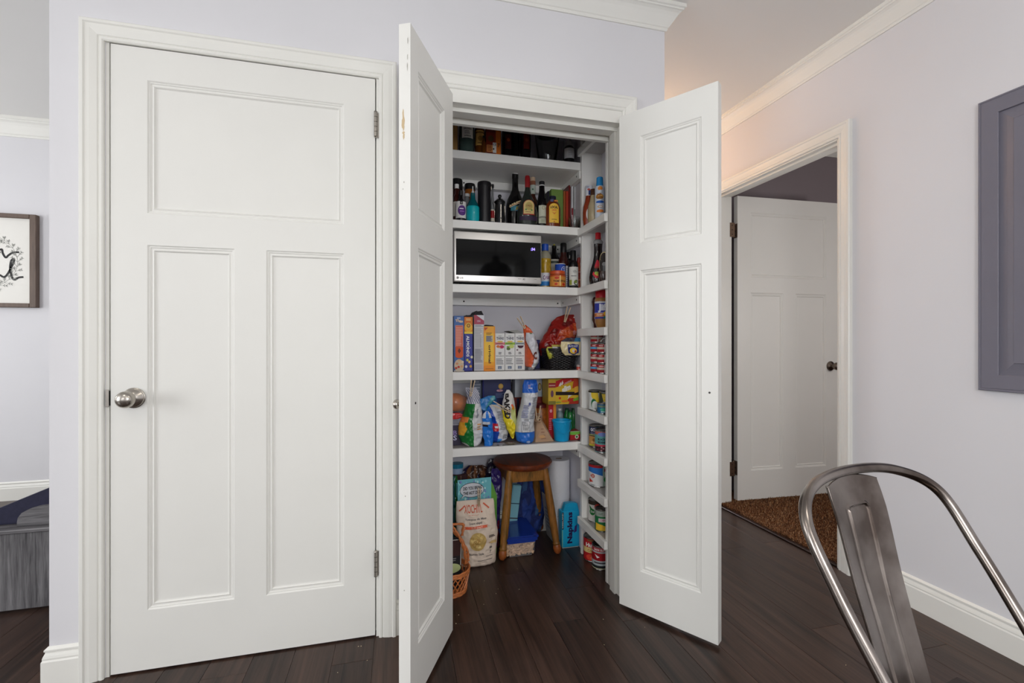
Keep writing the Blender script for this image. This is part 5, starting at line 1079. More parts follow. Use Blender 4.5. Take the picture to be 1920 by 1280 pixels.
obj('pail', lathe([(0, .0008), (13.2*k, .0008), (13.6*k, .003), (17*k, PZ(1053, 787, .485)-Z5), (16.3*k, PZ(1053, 787, .485)-Z5), (13*k, .004), (0, .004)], 36), SKY, t, smooth=40)
zr = PZ(1053, 787, .485)-Z5; obj('rim', lathe([(16.8*k, zr-.008), (18.3*k, zr-.007), (18.6*k, zr-.002), (18*k, zr+.001), (16.4*k, zr)], 36), SKY, t, smooth=40)
obj('bail_handle', tube([(17*k*math.cos(a)*1.02, -17*k*math.sin(a)*1.0-.002, zr-.012-.050*math.sin(a)) for a in [math.pi*i/16 for i in range(17)]], .0012, 6), SKY, t)
obj('ear', bx(-.004, .004, -17.6*k, -16.6*k, zr-.020, zr-.008, .001), SKY, t)
GG = pm('green_bottle_plastic', (20, 110, 44), .12, coat=.5)
for i, (px, Y, y0) in enumerate(((1063, .575, 768), (1075, .575, 768), (1069, .535, 772))):
    t, k, zz = bottle('green_bottle', ('left green plastic bottle behind the blue bucket', 'right green plastic bottle behind the blue bucket', 'front green plastic bottle between the bucket and red carton')[i], 'bottle', px, Y, Z5, [(818, 5), (814, 6), (800, 5.6), (790, 6), (780, 6), (774, 4.6), (y0, 3)], GG, [(y0+.5, 3.2), (y0-3, 3.2)], pm('dark_green_cap', (14, 60, 34), .35), 'green bottles behind the blue bucket')
t, k, zz = bottle('water_bottle', 'clear plastic bottle with white cap behind the blue bucket', 'bottle', 1049.5, .575, Z5, [(818, 6), (814, 7), (780, 6.8), (774, 6), (769, 3)], pm('cloudy_clear_blue', (130, 150, 156), .1), [(769.5, 3.6), (765, 3.6)], pm('white_plastic', (222, 222, 220), .4), None)
wrap(t, 7*k, zz(800), zz(782), (120, 150, 186), -1.5, 1.5, n=10)
t = thing('blue_pouch', 'crumpled dark blue pouch at the right under the meat stick carton', 'bag', (PX(1083, .60), .60, Z5)); obj('box', bx(-.02, .012, 0, .05, .0005, .20, .008, seg=2), pm('dark_blue_film', (30, 50, 104), .3), t)
pr = Print(); pr.ell(-.004, .14, .010, .016, (70, 120, 170)); pr.ell(-.002, .11, .006, .012, (190, 140, 150)); pr.build('printing', t, front(0, 0, 0))
t = thing('tea_box', 'small red and green carton with round seal at the right front of the chip shelf', 'box', (PX(1069, .475), .475, Z5)); k = dep(1078, .475)/FPX; h = PZ(1078, 808, .475)-Z5; W = 20*k
obj('box', bx(0, W, 0, .07, .0005, h, .001), pm('red_tea_card', (176, 34, 40), .45), t); pr = Print(); pr.rect(0, h*.68, W, h, (120, 190, 70)); pr.ell(W*.45, h*.68, W*.5, h*.10, (130, 196, 80), a0=180, a1=360); pr.rect(0, h*.95, W, h, (200, 206, 190)); pr.ell(W*.66, h*.36, .0105, .0105, (222, 214, 200)); pr.ell(W*.66, h*.36, .006, .006, (60, 140, 70)); pr.build('printing', t, front(0, 0, 0))
# loose film packets on the shelf
for i, (x0, x1, Y, c, lab) in enumerate(((909, 922, .475, (206, 150, 130), 'flat clear film packet with orange print under the blue chip bags'), (921, 948, .462, (170, 166, 168), 'flat clear film packet with white print at the shelf front'), (949, 965, .462, (150, 136, 120), 'flat clear film packet left of the tall blue and white bag'))):
    b = bmesh.new(); bmesh.ops.create_grid(b, x_segments=14, y_segments=10, size=.5); Xa, Xb = PX(x0, Y), PX(x1, Y)
    for v in b.verts: v.co = Vector((v.co.x*(Xb-Xa), v.co.y*.05, .004+.004*noise.noise(Vector((v.co.x*7, v.co.y*7, i*5)))))
    t = thing('film_packet', lab, 'packet', ((Xa+Xb)/2, Y, Z5+.0005), .1*i-.1, 'flat film packets on the chip shelf'); o = obj('film', b, pm('film_%d' % i, c, .2), t, smooth=60)
    pr = Print(); pr.lines(-(Xb-Xa)*.4, -.018, (Xb-Xa)*.4, -.004, 2, (220, 218, 216)); pr.ell((Xb-Xa)*.2, .008, .008, .005, (150, 50, 80)); pr.build('printing', t, flat((0, 0, .0085), (1, 0, 0), (0, 1, 0)))

# ------------------------------------------------------------------ can rack on the right
def YX(px, X): r = ray(px); return X*r[1]/r[0]-CAMD
def top(z): return z-.0055
# sauces on the second lip
z = top(1.648); Yb_ = YX(1104, .955)
t, k, zz = bottle('barbecue_bottle', 'red brown sauce bottle with white neck wrapper in the can rack', 'bottle', 1104.5, .378, z, [(414, 9.5), (412, 12), (398, 12), (388, 11), (380, 8.5), (370, 6.6), (364, 6.4)], pm('brick_sauce', (140, 56, 32), .15, coat=.4), [(368, 7), (350, 7.2), (348.6, 6.4)], pm('white_shrink_film', (214, 216, 222), .35), None, sy=.8)
pr = Print(); r = 7.2*k; pr.rect(-.2*r, zz(367), 1.0*r, zz(358), (40, 60, 120)); pr.ell(-.1*r, zz(357), .008, .005, (190, 80, 70)); pr.lines(-.8*r, zz(355), .3*r, zz(350.5), 2, (110, 120, 150)); pr.build('neck_print', t, cyl(r, -.3, sy=.8))
pr = Print(); r = 12.1*k; pr.ell(.05*r, zz(404), .5*r, .030, (222, 220, 216)); pr.lines(-.2*r, zz(412), .3*r, zz(394), 5, (150, 140, 130)); pr.build('label', t, cyl(r, -.35, sy=.8))
t, k, zz = bottle('dressing_bottle', 'tilting clear bottle of pale dressing with brown neck, between sauce bottle and cheese can', 'bottle', 1112.5, .334, z, [(410, 9.5), (408, 10.5), (388, 10), (378, 7), (366, 5)], pm('pale_dressing', (176, 160, 128), .15, coat=.3), [(367, 5.4), (356, 5.4), (355, 4.8)], pm('dark_amber_cap', (76, 44, 24), .35), None)
t, k, zz = bottle('cheese_can', 'white spray can with sky blue cap and orange swirl in the can rack', 'can', 1124.5, .279, z, [(406, 8.6), (404, 9.2), (352, 9.2), (350, 7.5)], pm('white_can_paint', (206, 214, 226), .3), [(350.5, 6.8), (334, 6), (333, 5.2)], pm('sky_cap', (34, 140, 206), .35), None)
r = 9.2*k; pr = Print(); za = zz(404)
for (u, v0, ru, rv, c) in ((.0, zz(356), .5, .010, (226, 140, 60)), (.1, zz(361), .35, .006, (214, 222, 232)), (-.1, zz(371), .85, .013, (196, 140, 60)), (0, zz(371), .6, .008, (236, 180, 90)), (.0, zz(381), .9, .006, (40, 96, 186)), (.0, zz(390), .55, .006, (214, 160, 90)), (.05, zz(390), .42, .0035, (214, 222, 232)), (.0, zz(398), .75, .007, (226, 132, 54))):
    pr.ell(u*r, v0, ru*r, rv, c, n=14)
pr.text('EASY', -.6*r, zz(369.5), .25*r, zz(365), (120, 60, 20), bold=.04); pr.text('CHEESE', -.7*r, zz(375), .5*r, zz(370.5), (120, 60, 20), bold=.04)
pr.build('label', t, cyl(r, -.35))
# syrup bottles
z = top(1.350); SY = pm('dark_syrup', (26, 14, 14), .08, coat=.4)
t, k, zz = bottle('syrup_bottle', 'tall dark syrup bottle with red cap and red fruit label', 'bottle', 1121.5, .325, z, [(532, 14), (530, 17), (520, 17.6), (508, 15.6), (494, 11), (480, 8.2), (466, 8), (458, 8.6)], SY, [(449, 5.4), (437.5, 5.4), (436.5, 4.6)], pm('red_cap', (196, 34, 44), .35), None, sy=.75)
obj('shoulder', lathe([(8.6*k, zz(458)), (10*k, zz(454)), (8*k, zz(451.5)), (5.2*k, zz(449.5)), (0, zz(449))], 24, sy=.75), pm('smoky_clear_plastic', (150, 150, 150), .1), t, smooth=40)
pr = Print(); r = 16*k; rf = lambda b: (8.2*k+ (17.6-8.2)*k*min(1, max(0, (zz(484)-b)/(zz(484)-zz(518))))**.9)
pr.poly([(-.62*r, zz(516)), (-.2*r, zz(523)), (.2*r, zz(523)), (.5*r, zz(516)), (.35*r, zz(498)), (-.05*r, zz(482)), (-.4*r, zz(497))], (206, 44, 60)); pr.ell(-.12*r, zz(514), .010, .009, (160, 190, 80)); pr.ell(.02*r, zz(517), .008, .006, (226, 190, 80)); pr.lines(-.35*r, zz(507), .2*r, zz(503), 1, (120, 40, 40)); pr.rect(-.4*r, zz(504), .2*r, zz(501), (160, 60, 50))
pr.build('label', t, cyl(r, -.4, sy=.75, rf=rf))
t, k, zz = bottle('syrup_bottle', 'brown syrup bottle with round cream ringed label, nearest the jamb', 'bottle', 1140.5, .252, z, [(528, 14), (526, 19), (514, 20), (500, 18), (488, 13), (478, 7), (464, 5.5)], pm('cocoa_syrup', (58, 32, 26), .12, coat=.4), [(465, 6), (455, 6)], pm('brown_cap', (70, 36, 24), .4), None, sy=.55)
pr = Print(); r = 19*k; pr.ell(-.35*r, zz(497), .72*r, zz(474)-zz(497), (206, 186, 140), n=28); pr.ell(-.35*r, zz(497), .66*r, (zz(474)-zz(497))*.92, (44, 34, 32), n=28); pr.ell(-.3*r, zz(497), .3*r, .010, (150, 150, 150)); pr.rect(-.5*r, zz(511), -.1*r, zz(500), (110, 110, 112)); pr.build('label', t, cyl(r, -.35, sy=.55))
# peanut butter and squeeze bottle
z = top(1.142)
t, k, zz = bottle('squeeze_bottle', 'wavy dark brown squeeze bottle next to the peanut butter jar', 'bottle', 1117.5, .385, z, [(612, 4), (606, 5), (600, 7.6), (590, 7.2), (576, 6.4), (566, 8), (559, 6.2), (557, 4)], pm('chocolate_brown', (70, 30, 24), .25), None, None, None)
t, k, zz = bottle('peanut_butter_jar', 'peanut butter jar with red lid and blue printed label', 'jar', 1129, .300, z, [(614, 9), (612, 10.5), (604, 13.5), (562, 14), (558, 12)], pm('peanut_butter', (166, 116, 62), .3, coat=.3), [(559, 12.6), (546, 12.6), (545, 12)], pm('red_cap', (196, 34, 44), .35), None)
def f(pr, r, z0, z1):
    h = z1-z0; pr.rect(-1.5*r, z0+h*.35, 1.5*r, z1-h*.1, (50, 60, 160), nu=14); pr.text('Jif', -.55*r, z0+h*.36, .55*r, z0+h*.86, (226, 228, 236), bold=.06); pr.rect(-1.4*r, z0+h*.12, 1.4*r, z0+h*.32, (206, 110, 50), nu=12); pr.rect(-1.2*r, z0, 1.2*r, z0+h*.11, (60, 60, 150), nu=12); pr.ell(.5*r, z0+h*.30, .012, .010, (236, 190, 60)); pr.text('CREAMY', -.8*r, z0+h*.16, .1*r, z0+h*.28, (240, 220, 190)); pr.rect(.2*r, z0, 1.0*r, z0+h*.14, (40, 140, 120), nu=4)
wrap(t, 13.9*k, zz(598), zz(566), (214, 216, 222), -1.6, 1.6, fn=f, phi=-.45, n=16)
# stacked red cans
z = top(.930); G7 = 'small red cans stacked in the can rack'
def p_red(i):
    def f(pr, r, h):
        pr.rect(-3.1*r, h*.40, 3.1*r, h*.62, (90, 170, 214) if i % 2 == 0 else (206, 196, 180), nu=24); pr.rect(-.06*r, .006, .06*r, h-.006, (226, 222, 224)); pr.ell(-.5*r, h*.75, .010, h*.13, (206, 60, 60)); pr.ell(.55*r, h*.24, .010, h*.12, (214, 190, 150)); pr.lines(-.95*r, h*.68, -.15*r, h*.82, 1, (236, 220, 220))
    return ((166, 26, 36), f)
hc = .048
for j in range(4):
    tin('tomato_paste_can', ('bottom', 'second', 'third', 'top')[j]+' can of the left stack of small red cans with blue bands', 0, YX(1119, .957), z+j*(hc+.0006), .031, hc, p_red(j % 2), G7, X=.957)
for j in range(3):
    tin('tomato_paste_can', ('bottom', 'middle', 'top')[j]+' can of the right stack of small red cans, beside the jamb', 0, YX(1131.5, .957), z+j*(hc+.0006), .031, hc, p_red(1), G7, X=.957)
t = thing('folded_wrapper', 'torn clear and white shrink wrap over the right stack of red cans', 'wrapper', (.957, YX(1131.5, .957), z+3*(hc+.0006)+.0005))
obj('film', lathe([(0, .0), (.030, 0), (.032, .004), (.029, .012), (.012, .018), (0, .016)], 14), mat('clear_film', (240, 232, 226), .12, alpha=.07, var=0), t, smooth=60); obj('cord', tube([(-.024, -.02, .006), (-.014, -.028, .022), (.006, -.03, .024), (.012, -.033, .0), (.013, -.034, -.04)], .002, 6), pm('white_plastic', (222, 222, 220), .4), t)
# corn cans and a small teal can
z = top(.745)
def p_corn(pr, r, h):
    pr.poly([(-.9*r, h*.95), (.1*r, h*.95), (.35*r, h*.45), (-.2*r, h*.42), (-.8*r, h*.7)], (232, 200, 50)); pr.ell(-.45*r, h*.35, .4*r, h*.25, (30, 110, 60)); pr.ell(-.3*r, h*.27, .42*r, h*.22, (222, 226, 222)); pr.lines(-.3*r, h*.06, .6*r, h*.16, 2, (110, 120, 110)); pr.rect(.5*r, h*.2, 1.4*r, h*.9, (40, 90, 60), nu=6); pr.rect(-3.1*r, h*.9, 3.1*r, h*.955, (40, 44, 40), nu=24)
tin('corn_can', 'yellow and green vegetable can at the back of its rack shelf', 0, .347, z, .0355, .098, ((214, 218, 214), p_corn), 'yellow and green cans in the can rack', X=.954)
tin('corn_can', 'yellow and green vegetable can behind the small teal can', 0, .278, z, .034, .098, ((60, 70, 50), lambda pr, r, h: (pr.poly([(-.9*r, h*.9), (.6*r, h*.9), (.5*r, h*.45), (-.5*r, h*.42)], (226, 196, 60)), pr.rect(-1.3*r, h*.36, 1.2*r, h*.42, (50, 60, 46), nu=10))), 'yellow and green cans in the can rack', X=.978)
tin('tuna_can', 'small teal and blue can in front of the yellow and green cans', 0, .229, z, .026, .052, ((34, 96, 140), lambda pr, r, h: (pr.rect(-1.3*r, h*.62, 1.3*r, h*.8, (110, 130, 110), nu=10), pr.ell(-.1*r, h*.42, .6*r, h*.14, (70, 170, 140)), pr.lines(-.55*r, h*.14, .45*r, h*.32, 1, (180, 214, 220)))), None, X=.936)
# beans
z = top(.560)
tin('chickpea_can', 'dark can with yellow chickpea label, left of the black bean can', 0, YX(1118, .965), z, .037, .108, ((34, 38, 70), lambda pr, r, h: (pr.rect(-1.5*r, .008, 1.5*r, h*.16, (214, 200, 60), nu=10), pr.rect(-1.5*r, h*.16, 1.5*r, h*.52, (206, 150, 80), nu=10), pr.ell(-.5*r, h*.36, .2*r, h*.07, (150, 96, 40)), pr.ell(-.3*r, h*.24, .2*r, h*.06, (230, 180, 110)), pr.ell(-.75*r, h*.25, .2*r, h*.06, (230, 180, 110)), pr.rect(-1.4*r, h*.56, 1.2*r, h*.60, (200, 200, 90), nu=8), pr.text('GOYA', -1.0*r, h*.74, .3*r, h*.90, (226, 226, 236), bold=.05), pr.lines(-1.0*r, h*.60, .2*r, h*.70, 2, (150, 156, 190)))), None, X=.965)
def p_bb(pr, r, h):
    pr.rect(-1.5*r, .008, 1.5*r, h*.30, (70, 30, 40), nu=10); pr.rect(-1.5*r, h*.30, 1.5*r, h*.38, (190, 60, 80), nu=10); pr.rect(-1.5*r, h*.80, 1.5*r, h*.94, (186, 96, 80), nu=10); pr.ell(-.2*r, h*.82, .6*r, h*.09, (110, 130, 190)); pr.text('BLACK', -.8*r, h*.56, .2*r, h*.66, (30, 34, 50), bold=.04); pr.text('BEANS', -.8*r, h*.43, .2*r, h*.53, (30, 34, 50), bold=.04)
    for i in range(16): pr.ell(random.uniform(-1.1, .9)*r, h*random.uniform(.08, .28), .13*r, h*.035, random.choice(((34, 16, 22), (120, 60, 70), (190, 150, 150))), n=8)
tin('black_bean_can', 'teal and red can of black beans nearest the jamb', 0, YX(1129.5, .945), z, .036, .108, ((90, 160, 160), p_bb), None, X=.945)
# large can
z = top(.380)
tin('tomato_can', 'large white can with red top, blue wave and green side', 0, YX(1122, .960), z, .049, .112, ((216, 216, 216), lambda pr, r, h: (pr.rect(-1.6*r, h*.82, 1.6*r, h*.95, (170, 30, 40), nu=12), pr.poly([(-1.4*r, h*.84), (-1.4*r, h*.66), (-.3*r, h*.58), (.35*r, h*.50), (.35*r, h*.84)], (40, 110, 186)), pr.ell(-.65*r, h*.48, .2*r, h*.09, (176, 70, 50)), pr.ell(-.65*r, h*.48, .12*r, h*.055, (226, 210, 200)), pr.poly([(-1.1*r, h*.18), (-1.1*r, h*.36), (-.6*r, h*.24)], (190, 50, 40)), pr.text('10', -.95*r, h*.44, -.5*r, h*.52, (190, 90, 80)), pr.rect(.35*r, .008, 1.5*r, h*.94, (150, 170, 156), nu=8), pr.ell(.75*r, h*.34, .3*r, h*.12, (40, 130, 60)), pr.rect(.5*r, h*.68, 1.1*r, h*.80, (150, 60, 80)), pr.rect(-1.5*r, .008, 1.5*r, h*.07, (40, 44, 60), nu=12), pr.lines(-.95*r, h*.07+.001, -.2*r, h*.12, 1, (90, 90, 96)))), None, X=.960, phi=-.35)
z = top(.190)
tin('soup_can', 'white can with green and red vegetables at the back of the lowest rack shelf', 0, YX(1116, .962), z, .036, .108, ((214, 212, 206), lambda pr, r, h: (pr.rect(-1.4*r, h*.80, 1.4*r, h*.95, (60, 50, 40), nu=8), pr.ell(-.6*r, h*.48, .42*r, h*.15, (40, 120, 60)), pr.text('Del', -.8*r, h*.45, -.3*r, h*.54, (226, 220, 220)), pr.ell(.1*r, h*.72, .4*r, h*.14, (190, 60, 50)), pr.ell(.2*r, h*.40, .2*r, h*.08, (180, 80, 60)), pr.ell(-.1*r, h*.28, .15*r, h*.06, (170, 90, 70)), pr.poly([(-1.1*r, h*.8), (-.5*r, h*.6), (-.9*r, h*.55)], (30, 100, 50)))), None, X=.962)
tin('corn_can', 'green can with golden corn label at the front of the lowest rack shelf', 0, YX(1129, .945), z, .034, .104, ((30, 110, 60), lambda pr, r, h: (pr.rect(-1.5*r, h*.70, 1.5*r, h*.95, (150, 160, 150), nu=10), pr.text('CUT', -.7*r, h*.78, -.1*r, h*.86, (60, 90, 70)), pr.rect(-.7*r, h*.46, .35*r, h*.62, (214, 200, 204)), pr.text('CORN', -.6*r, h*.49, .25*r, h*.59, (170, 60, 90)), pr.poly([(-1.2*r, .008), (.9*r, .008), (.9*r, h*.18), (-.2*r, h*.34), (-1.2*r, h*.40)], (226, 180, 50)))), None, X=.945)
# cans on the floor under the rack
def p_hunts(pr, r, h):
    pr.rect(-1.5*r, h*.38, 1.5*r, h*.60, (222, 196, 130), nu=10); pr.text("Hunt's", -.85*r, h*.62, .85*r, h*.80, (236, 230, 226), bold=.05); pr.text('Crushed', -.6*r, h*.43, .6*r, h*.54, (150, 100, 50)); pr.ell(-.1*r, h*.20, .7*r, h*.13, (214, 70, 50)); pr.ell(.1*r, h*.18, .4*r, h*.09, (230, 110, 80)); pr.ell(0, h*.90, .7*r, h*.04, (120, 90, 50))
tin('crushed_tomato_can', 'bright red crushed tomato can with tan band on the floor under the rack', 0, .362, 0, .043, .116, ((176, 30, 36), p_hunts), None, X=.942, phi=-.35)
def p_diced(pr, r, h):
    pr.rect(-1.5*r, h*.78, 1.5*r, h*.94, (170, 50, 60), nu=10); pr.text('SAN ELENA', -.9*r, h*.81, .9*r, h*.90, (236, 226, 226), bold=.03); pr.rect(-1.5*r, h*.40, 1.5*r, h*.72, (150, 20, 30), nu=10); pr.poly([(-.8*r, h*.66), (-.2*r, h*.56), (-.5*r, h*.50)], (236, 230, 226)); pr.lines(-.9*r, h*.25, .8*r, h*.37, 1, (70, 70, 74)); pr.rect(-1.5*r, h*.09, 1.5*r, h*.20, (30, 34, 34), nu=10); pr.rect(-1.5*r, .007, 1.5*r, h*.09, (206, 200, 160), nu=10)
tin('diced_tomato_can', 'red and silver tomato can nearest the jamb on the pantry floor', 0, .274, 0, .041, .112, ((176, 182, 184), p_diced), None, X=.946, phi=-.35)

# ------------------------------------------------------------------ pantry floor
STW = woodmat('stained_stool_wood', (54, 50, 14), (172, 112, 50), .35, (26, 26, 5), per_obj=True, bump=.1); FOOTW = woodmat('stool_foot_wood', (96, 44, 18), (170, 96, 44), .35, (20, 20, 20), per_obj=False)
SEATW = woodmat('stool_seat_wood', (58, 22, 10), (132, 58, 24), .28, (14, 3, 14), per_obj=False, coat=.4)
st = thing('wooden_stool', 'round topped wooden stool with splayed brown and olive legs under the shelves', 'stool', (.648, .597, 0))
obj('seat', lathe([(0, .424), (.118, .424), (.150, .428), (.157, .437), (.157, .447), (.150, .455), (.10, .458), (0, .457)], 48), SEATW, st, smooth=40)
for sx, sy in ((-1, -1), (1, -1), (1, 1), (-1, 1)):
    f_ = Vector((sx*.146, sy*.148, 0)); t0 = Vector((sx*.092, sy*.092, .425)); dv = t0-f_; L = dv.length
    q = dv.to_track_quat('Z', 'Y').to_matrix().to_4x4(); M = Matrix.Translation(f_) @ q
    prof = [(0, .047), (.0175, .047), (.0175, .050), (.0205, .054), (.0175, .058), (.0165, .062), (.0195, .12), (.021, .22), (.019, .34), (.0175, L), (0, L)]
    lg = obj('leg', lathe(prof, 20, M), STW, st, smooth=40)
    obj('foot', lathe([(0, .002), (.010, .003), (.0185, .014), (.0212, .030), (.0185, .045), (.0172, .0485), (0, .0485)], 20, M), FOOTW, lg, smooth=40)
for a, b_ in (((-1, -1), (1, -1)), ((1, -1), (1, 1)), ((1, 1), (-1, 1)), ((-1, 1), (-1, -1))):
    if a[1] == b_[1]: bb = bx(-.082, .082, a[1]*.098-.009, a[1]*.098+.009, .365, .424, .002)
    else: bb = bx(a[0]*.098-.009, a[0]*.098+.009, -.082, .082, .365, .424, .002)
    obj('apron', bb, STW, st)
# pistachio tub
t = thing('snack_container', 'clear tub of pistachios with translucent blue lid under the stool', 'container', (.603, .580, 0)); k = 2.25/FPX
BL = mat('blue_lid_plastic', (20, 50, 140), .18, var=.08, coat=.3)
def rbox(s, z0, z1, hx, hy, taper=.0, bev=.016):
    b = bx(-hx, hx, -hy, hy, z0, z1)
    for v in b.verts:
        if v.co.z < (z0+z1)/2: v.co.x *= 1-taper; v.co.y *= 1-taper
    bmesh.ops.bevel(b, geom=[e for e in b.edges if abs((e.verts[0].co-e.verts[1].co).z) > .3*(z1-z0)], offset=bev, segments=5, affect='EDGES'); return b
NUT = mat('pistachio_shell', (206, 172, 140), .5, var=.2, vscale=60)
rn = random.Random(2); b = bmesh.new()
for i in range(620):
    if i < 330: x, y, z = rn.uniform(-.070, .070), rn.uniform(-.107, -.096), rn.uniform(.008, .066)
    elif i < 500: x, y, z = rn.uniform(.060, .069), rn.uniform(-.10, .10), rn.uniform(.008, .066)
    else: x, y, z = rn.uniform(-.066, .066), rn.uniform(-.10, .10), rn.uniform(.058, .068)
    mm = Matrix.Translation((x, y, z)) @ Matrix.Rotation(rn.uniform(0, 6.28), 4, 'X') @ Matrix.Rotation(rn.uniform(0, 6.28), 4, 'Z'); bmesh.ops.create_icosphere(b, subdivisions=1, radius=1, matrix=mm @ Matrix.Diagonal((.0088, .0060, .0056, 1)))
nuts = obj('pistachios', b, NUT, t, smooth=60, kind='stuff')
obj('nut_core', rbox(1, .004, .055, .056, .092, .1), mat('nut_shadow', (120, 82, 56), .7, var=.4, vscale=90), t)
obj('tub', rbox(1, .001, .074, .080, .120, .08), mat('tub_plastic', (236, 236, 238), .08, alpha=.14, var=0), t, smooth=40)
obj('blue_collar', rbox(1, .074, .090, .088, .128, 0), BL, t, smooth=40); obj('lid', rbox(1, .090, .100, .092, .132, .0), BL, t, smooth=40)
obj('lid_top', rbox(1, .100, .104, .080, .120, .0), BL, t, smooth=40)
# blue bag hanging / standing behind the stool
BB = (26, 50, 112)
def fc(u, v, s): n = noise.noise(Vector((u*5, v*2, 3))); return (30, 58, 130) if n > .05 else (20, 38, 96) if n > -.25 else (48, 84, 130)
bag('cloth_bag', 'slumped dark blue shopping bag behind the stool legs', 'bag', [(885, 975, 1018), (900, 970, 1022), (930, 966, 1024), (960, 962, 1022), (985, 960, 1018), (998, 962, 1014)], .738, .035, fc, m=CRAFT, seed=60, amp=.009, zb=0, back=.15)
t = thing('folded_carton', 'flattened white printed carton leaning behind the right stool leg', 'box', (.815, .60, 0)); obj('sheet', bx(-.0015, .0015, -.06, .09, .0005, .24, M=Matrix.Rotation(-.12, 4, 'Y')), pm('white_printed_board', (180, 180, 176), .5), t)
pr = Print(); pr.lines(-.05, .06, .08, .18, 6, (130, 132, 136)); pr.build('printing', t, flat((-.0035, 0, 0), (0, -1, 0), (-.12, 0, .99)))
t = thing('printed_pouch', 'pale blue printed package edge between the left stool legs', 'package', (PX(949, .66), .66, 0)); obj('pack', bx(0, .05, 0, .04, .0005, .30, .004, M=Matrix.Rotation(.13, 4, 'Y')), pm('pale_aqua_card', (130, 186, 200), .45), t)
pr = Print(); pr.rect(.0, .20, .05, .205, (40, 60, 80)); pr.rect(.0, .12, .05, .126, (60, 50, 60)); pr.rect(.0, .0, .05, .10, (30, 70, 140)); pr.rect(0, .04, .05, .06, (60, 150, 90)); pr.build('printing', t, flat((0, 0, 0), (.99, 0, -.13), (.13, 0, .99)))
# paper towel
PT = mat('paper_towel', (222, 222, 226), .85, var=.02, bump=.5, bscale=90)
kt = thing('napkin_bale', 'white wrapped bale of tissue standing on the pantry floor under the towel roll', 'tissue pack', (.868, .628, 0)); obj('bale', bx(-.055, .055, -.050, .055, .0006, .136, .012, seg=3), PT, kt, smooth=50)
t = thing('paper_towel_roll', 'large roll of white paper towel standing on end at the right', 'paper towel', (.864, .632, .137))
r_ = .0595; h_ = PZ(1062, 858, .632)-.137; obj('roll', lathe([(r_*.30, 0), (r_*.985, 0), (r_, .004), (r_, h_-.004), (r_*.985, h_), (r_*.30, h_), (r_*.30, .0)], 48), PT, t, smooth=40)
obj('core', lathe([(r_*.30, .0), (r_*.30, h_-.0008), (r_*.255, h_-.0008), (r_*.255, .0)], 32), mat('grey_cardboard', (128, 112, 100), .8), t, smooth=40); obj('core_shadow', lathe([(0, h_-.06), (r_*.255, h_-.06)], 24), mat('grey_cardboard', (128, 112, 100), .8), t)
obj('film_wrap', lathe([(r_*1.01, -.002), (r_*1.035, .01), (r_*1.02, .05), (r_*1.03, .09)], 40), mat('clear_film', (240, 232, 226), .12, alpha=.07, var=0), t, smooth=60)
# napkins
t = thing('napkin_pack', 'turquoise napkin package with purple lettering beside the can rack', 'napkins', (PX(1053.5, .50), .50, 0)); k = dep(1070, .50)/FPX
NB = pm('cyan_film', (26, 162, 206), .3, bump=.3); h1, h2 = PZ(1070, 958, .50), PZ(1070, 944, .50)
obj('pack', bx(0, .102, 0, .055, .0006, h1, .007, seg=3), NB, t, smooth=50)
b = prism([(.008, h1-.004), (.098, h1-.004), (.088, h2-.004), (.060, h2+.002), (.022, h2)], .006, .034); obj('folded_top', b, NB, t, smooth=30)
pr = Print(); pr.text('Napkins', .030, .022, .066, h1-.004, (40, 20, 70), rot=90, bold=.045); pr.rect(.0005, h1*.52, .010, h1*.985, (26, 26, 30)); pr.text('KIRKLAND', .0018, h1*.55, .0075, h1*.96, (220, 220, 220), rot=90, bold=.02); pr.rect(.001, .004, .012, h1*.5, (150, 190, 140)); pr.rect(.004, .004, .012, h1*.5, (40, 166, 206)); pr.poly([(.066, .075), (.082, .082), (.084, .118), (.072, .110)], (60, 40, 110)); pr.rect(.002, .0012, .092, .0035, (206, 214, 214)); pr.build('printing', t, front(0, 0, 0))
# corn chip paper bag
t, sf = bag('corn_chip_bag', 'tall pale paper bag of corn chips with orange lettering on the pantry floor', 'bag', [(936, 856.5, 925), (945, 855.5, 926.5), (965, 855, 928), (985, 856, 931), (998, 857, 933.5), (1015, 858, 932), (1035, 860, 930), (1050, 862, 929.5), (1058.5, 864, 928)], .452, .05, lambda u, v, s: (222, 204, 186), m=CRAFT, seed=70, amp=.006, zb=0, nu=40, nv=56)
pr = Print(); ORG = (206, 86, 50)
pr.text('XOCHITL', .20, .832, .66, .945, ORG, bold=.01); pr.text('the gourmet', .30, .800, .56, .812, (206, 120, 90)); pr.text('Totopos de Maiz', .20, .725, .74, .762, (96, 92, 92), shear=.02); pr.text('(corn chips)', .30, .670, .62, .712, (96, 92, 92)); pr.poly([(.17, .610), (.75, .618), (.72, .637), (.76, .655), (.17, .650), (.20, .630)], (222, 100, 66)); pr.text('NO SALT', .34, .620, .62, .645, (240, 206, 190), bold=.03)
for i in range(5): pr.ell(.08+.028*i, .872+.014*i, .020, .011, ORG, n=7); pr.ell(.72+.026*i, .945-.014*i, .022, .012, ORG, n=7)
pr.ell(.47, .42, .205, .135, (190, 160, 96), n=30)
rr_ = random.Random(8)
for i in range(26):
    a = rr_.uniform(0, 6.28); q = rr_.uniform(0, .8); cx_, cy_ = .47+.19*q*math.cos(a), .42+.125*q*math.sin(a); ph = rr_.uniform(0, 6.28); s_ = rr_.uniform(.035, .065)
    pr.poly([(cx_+s_*math.cos(ph), cy_+s_*.62*math.sin(ph)), (cx_+s_*math.cos(ph+2), cy_+s_*.62*math.sin(ph+2)), (cx_+s_*math.cos(ph+4.1), cy_+s_*.62*math.sin(ph+4.1))], rr_.choice(((214, 186, 116), (200, 166, 92), (226, 204, 140), (176, 138, 74))), lay=34+i % 4)
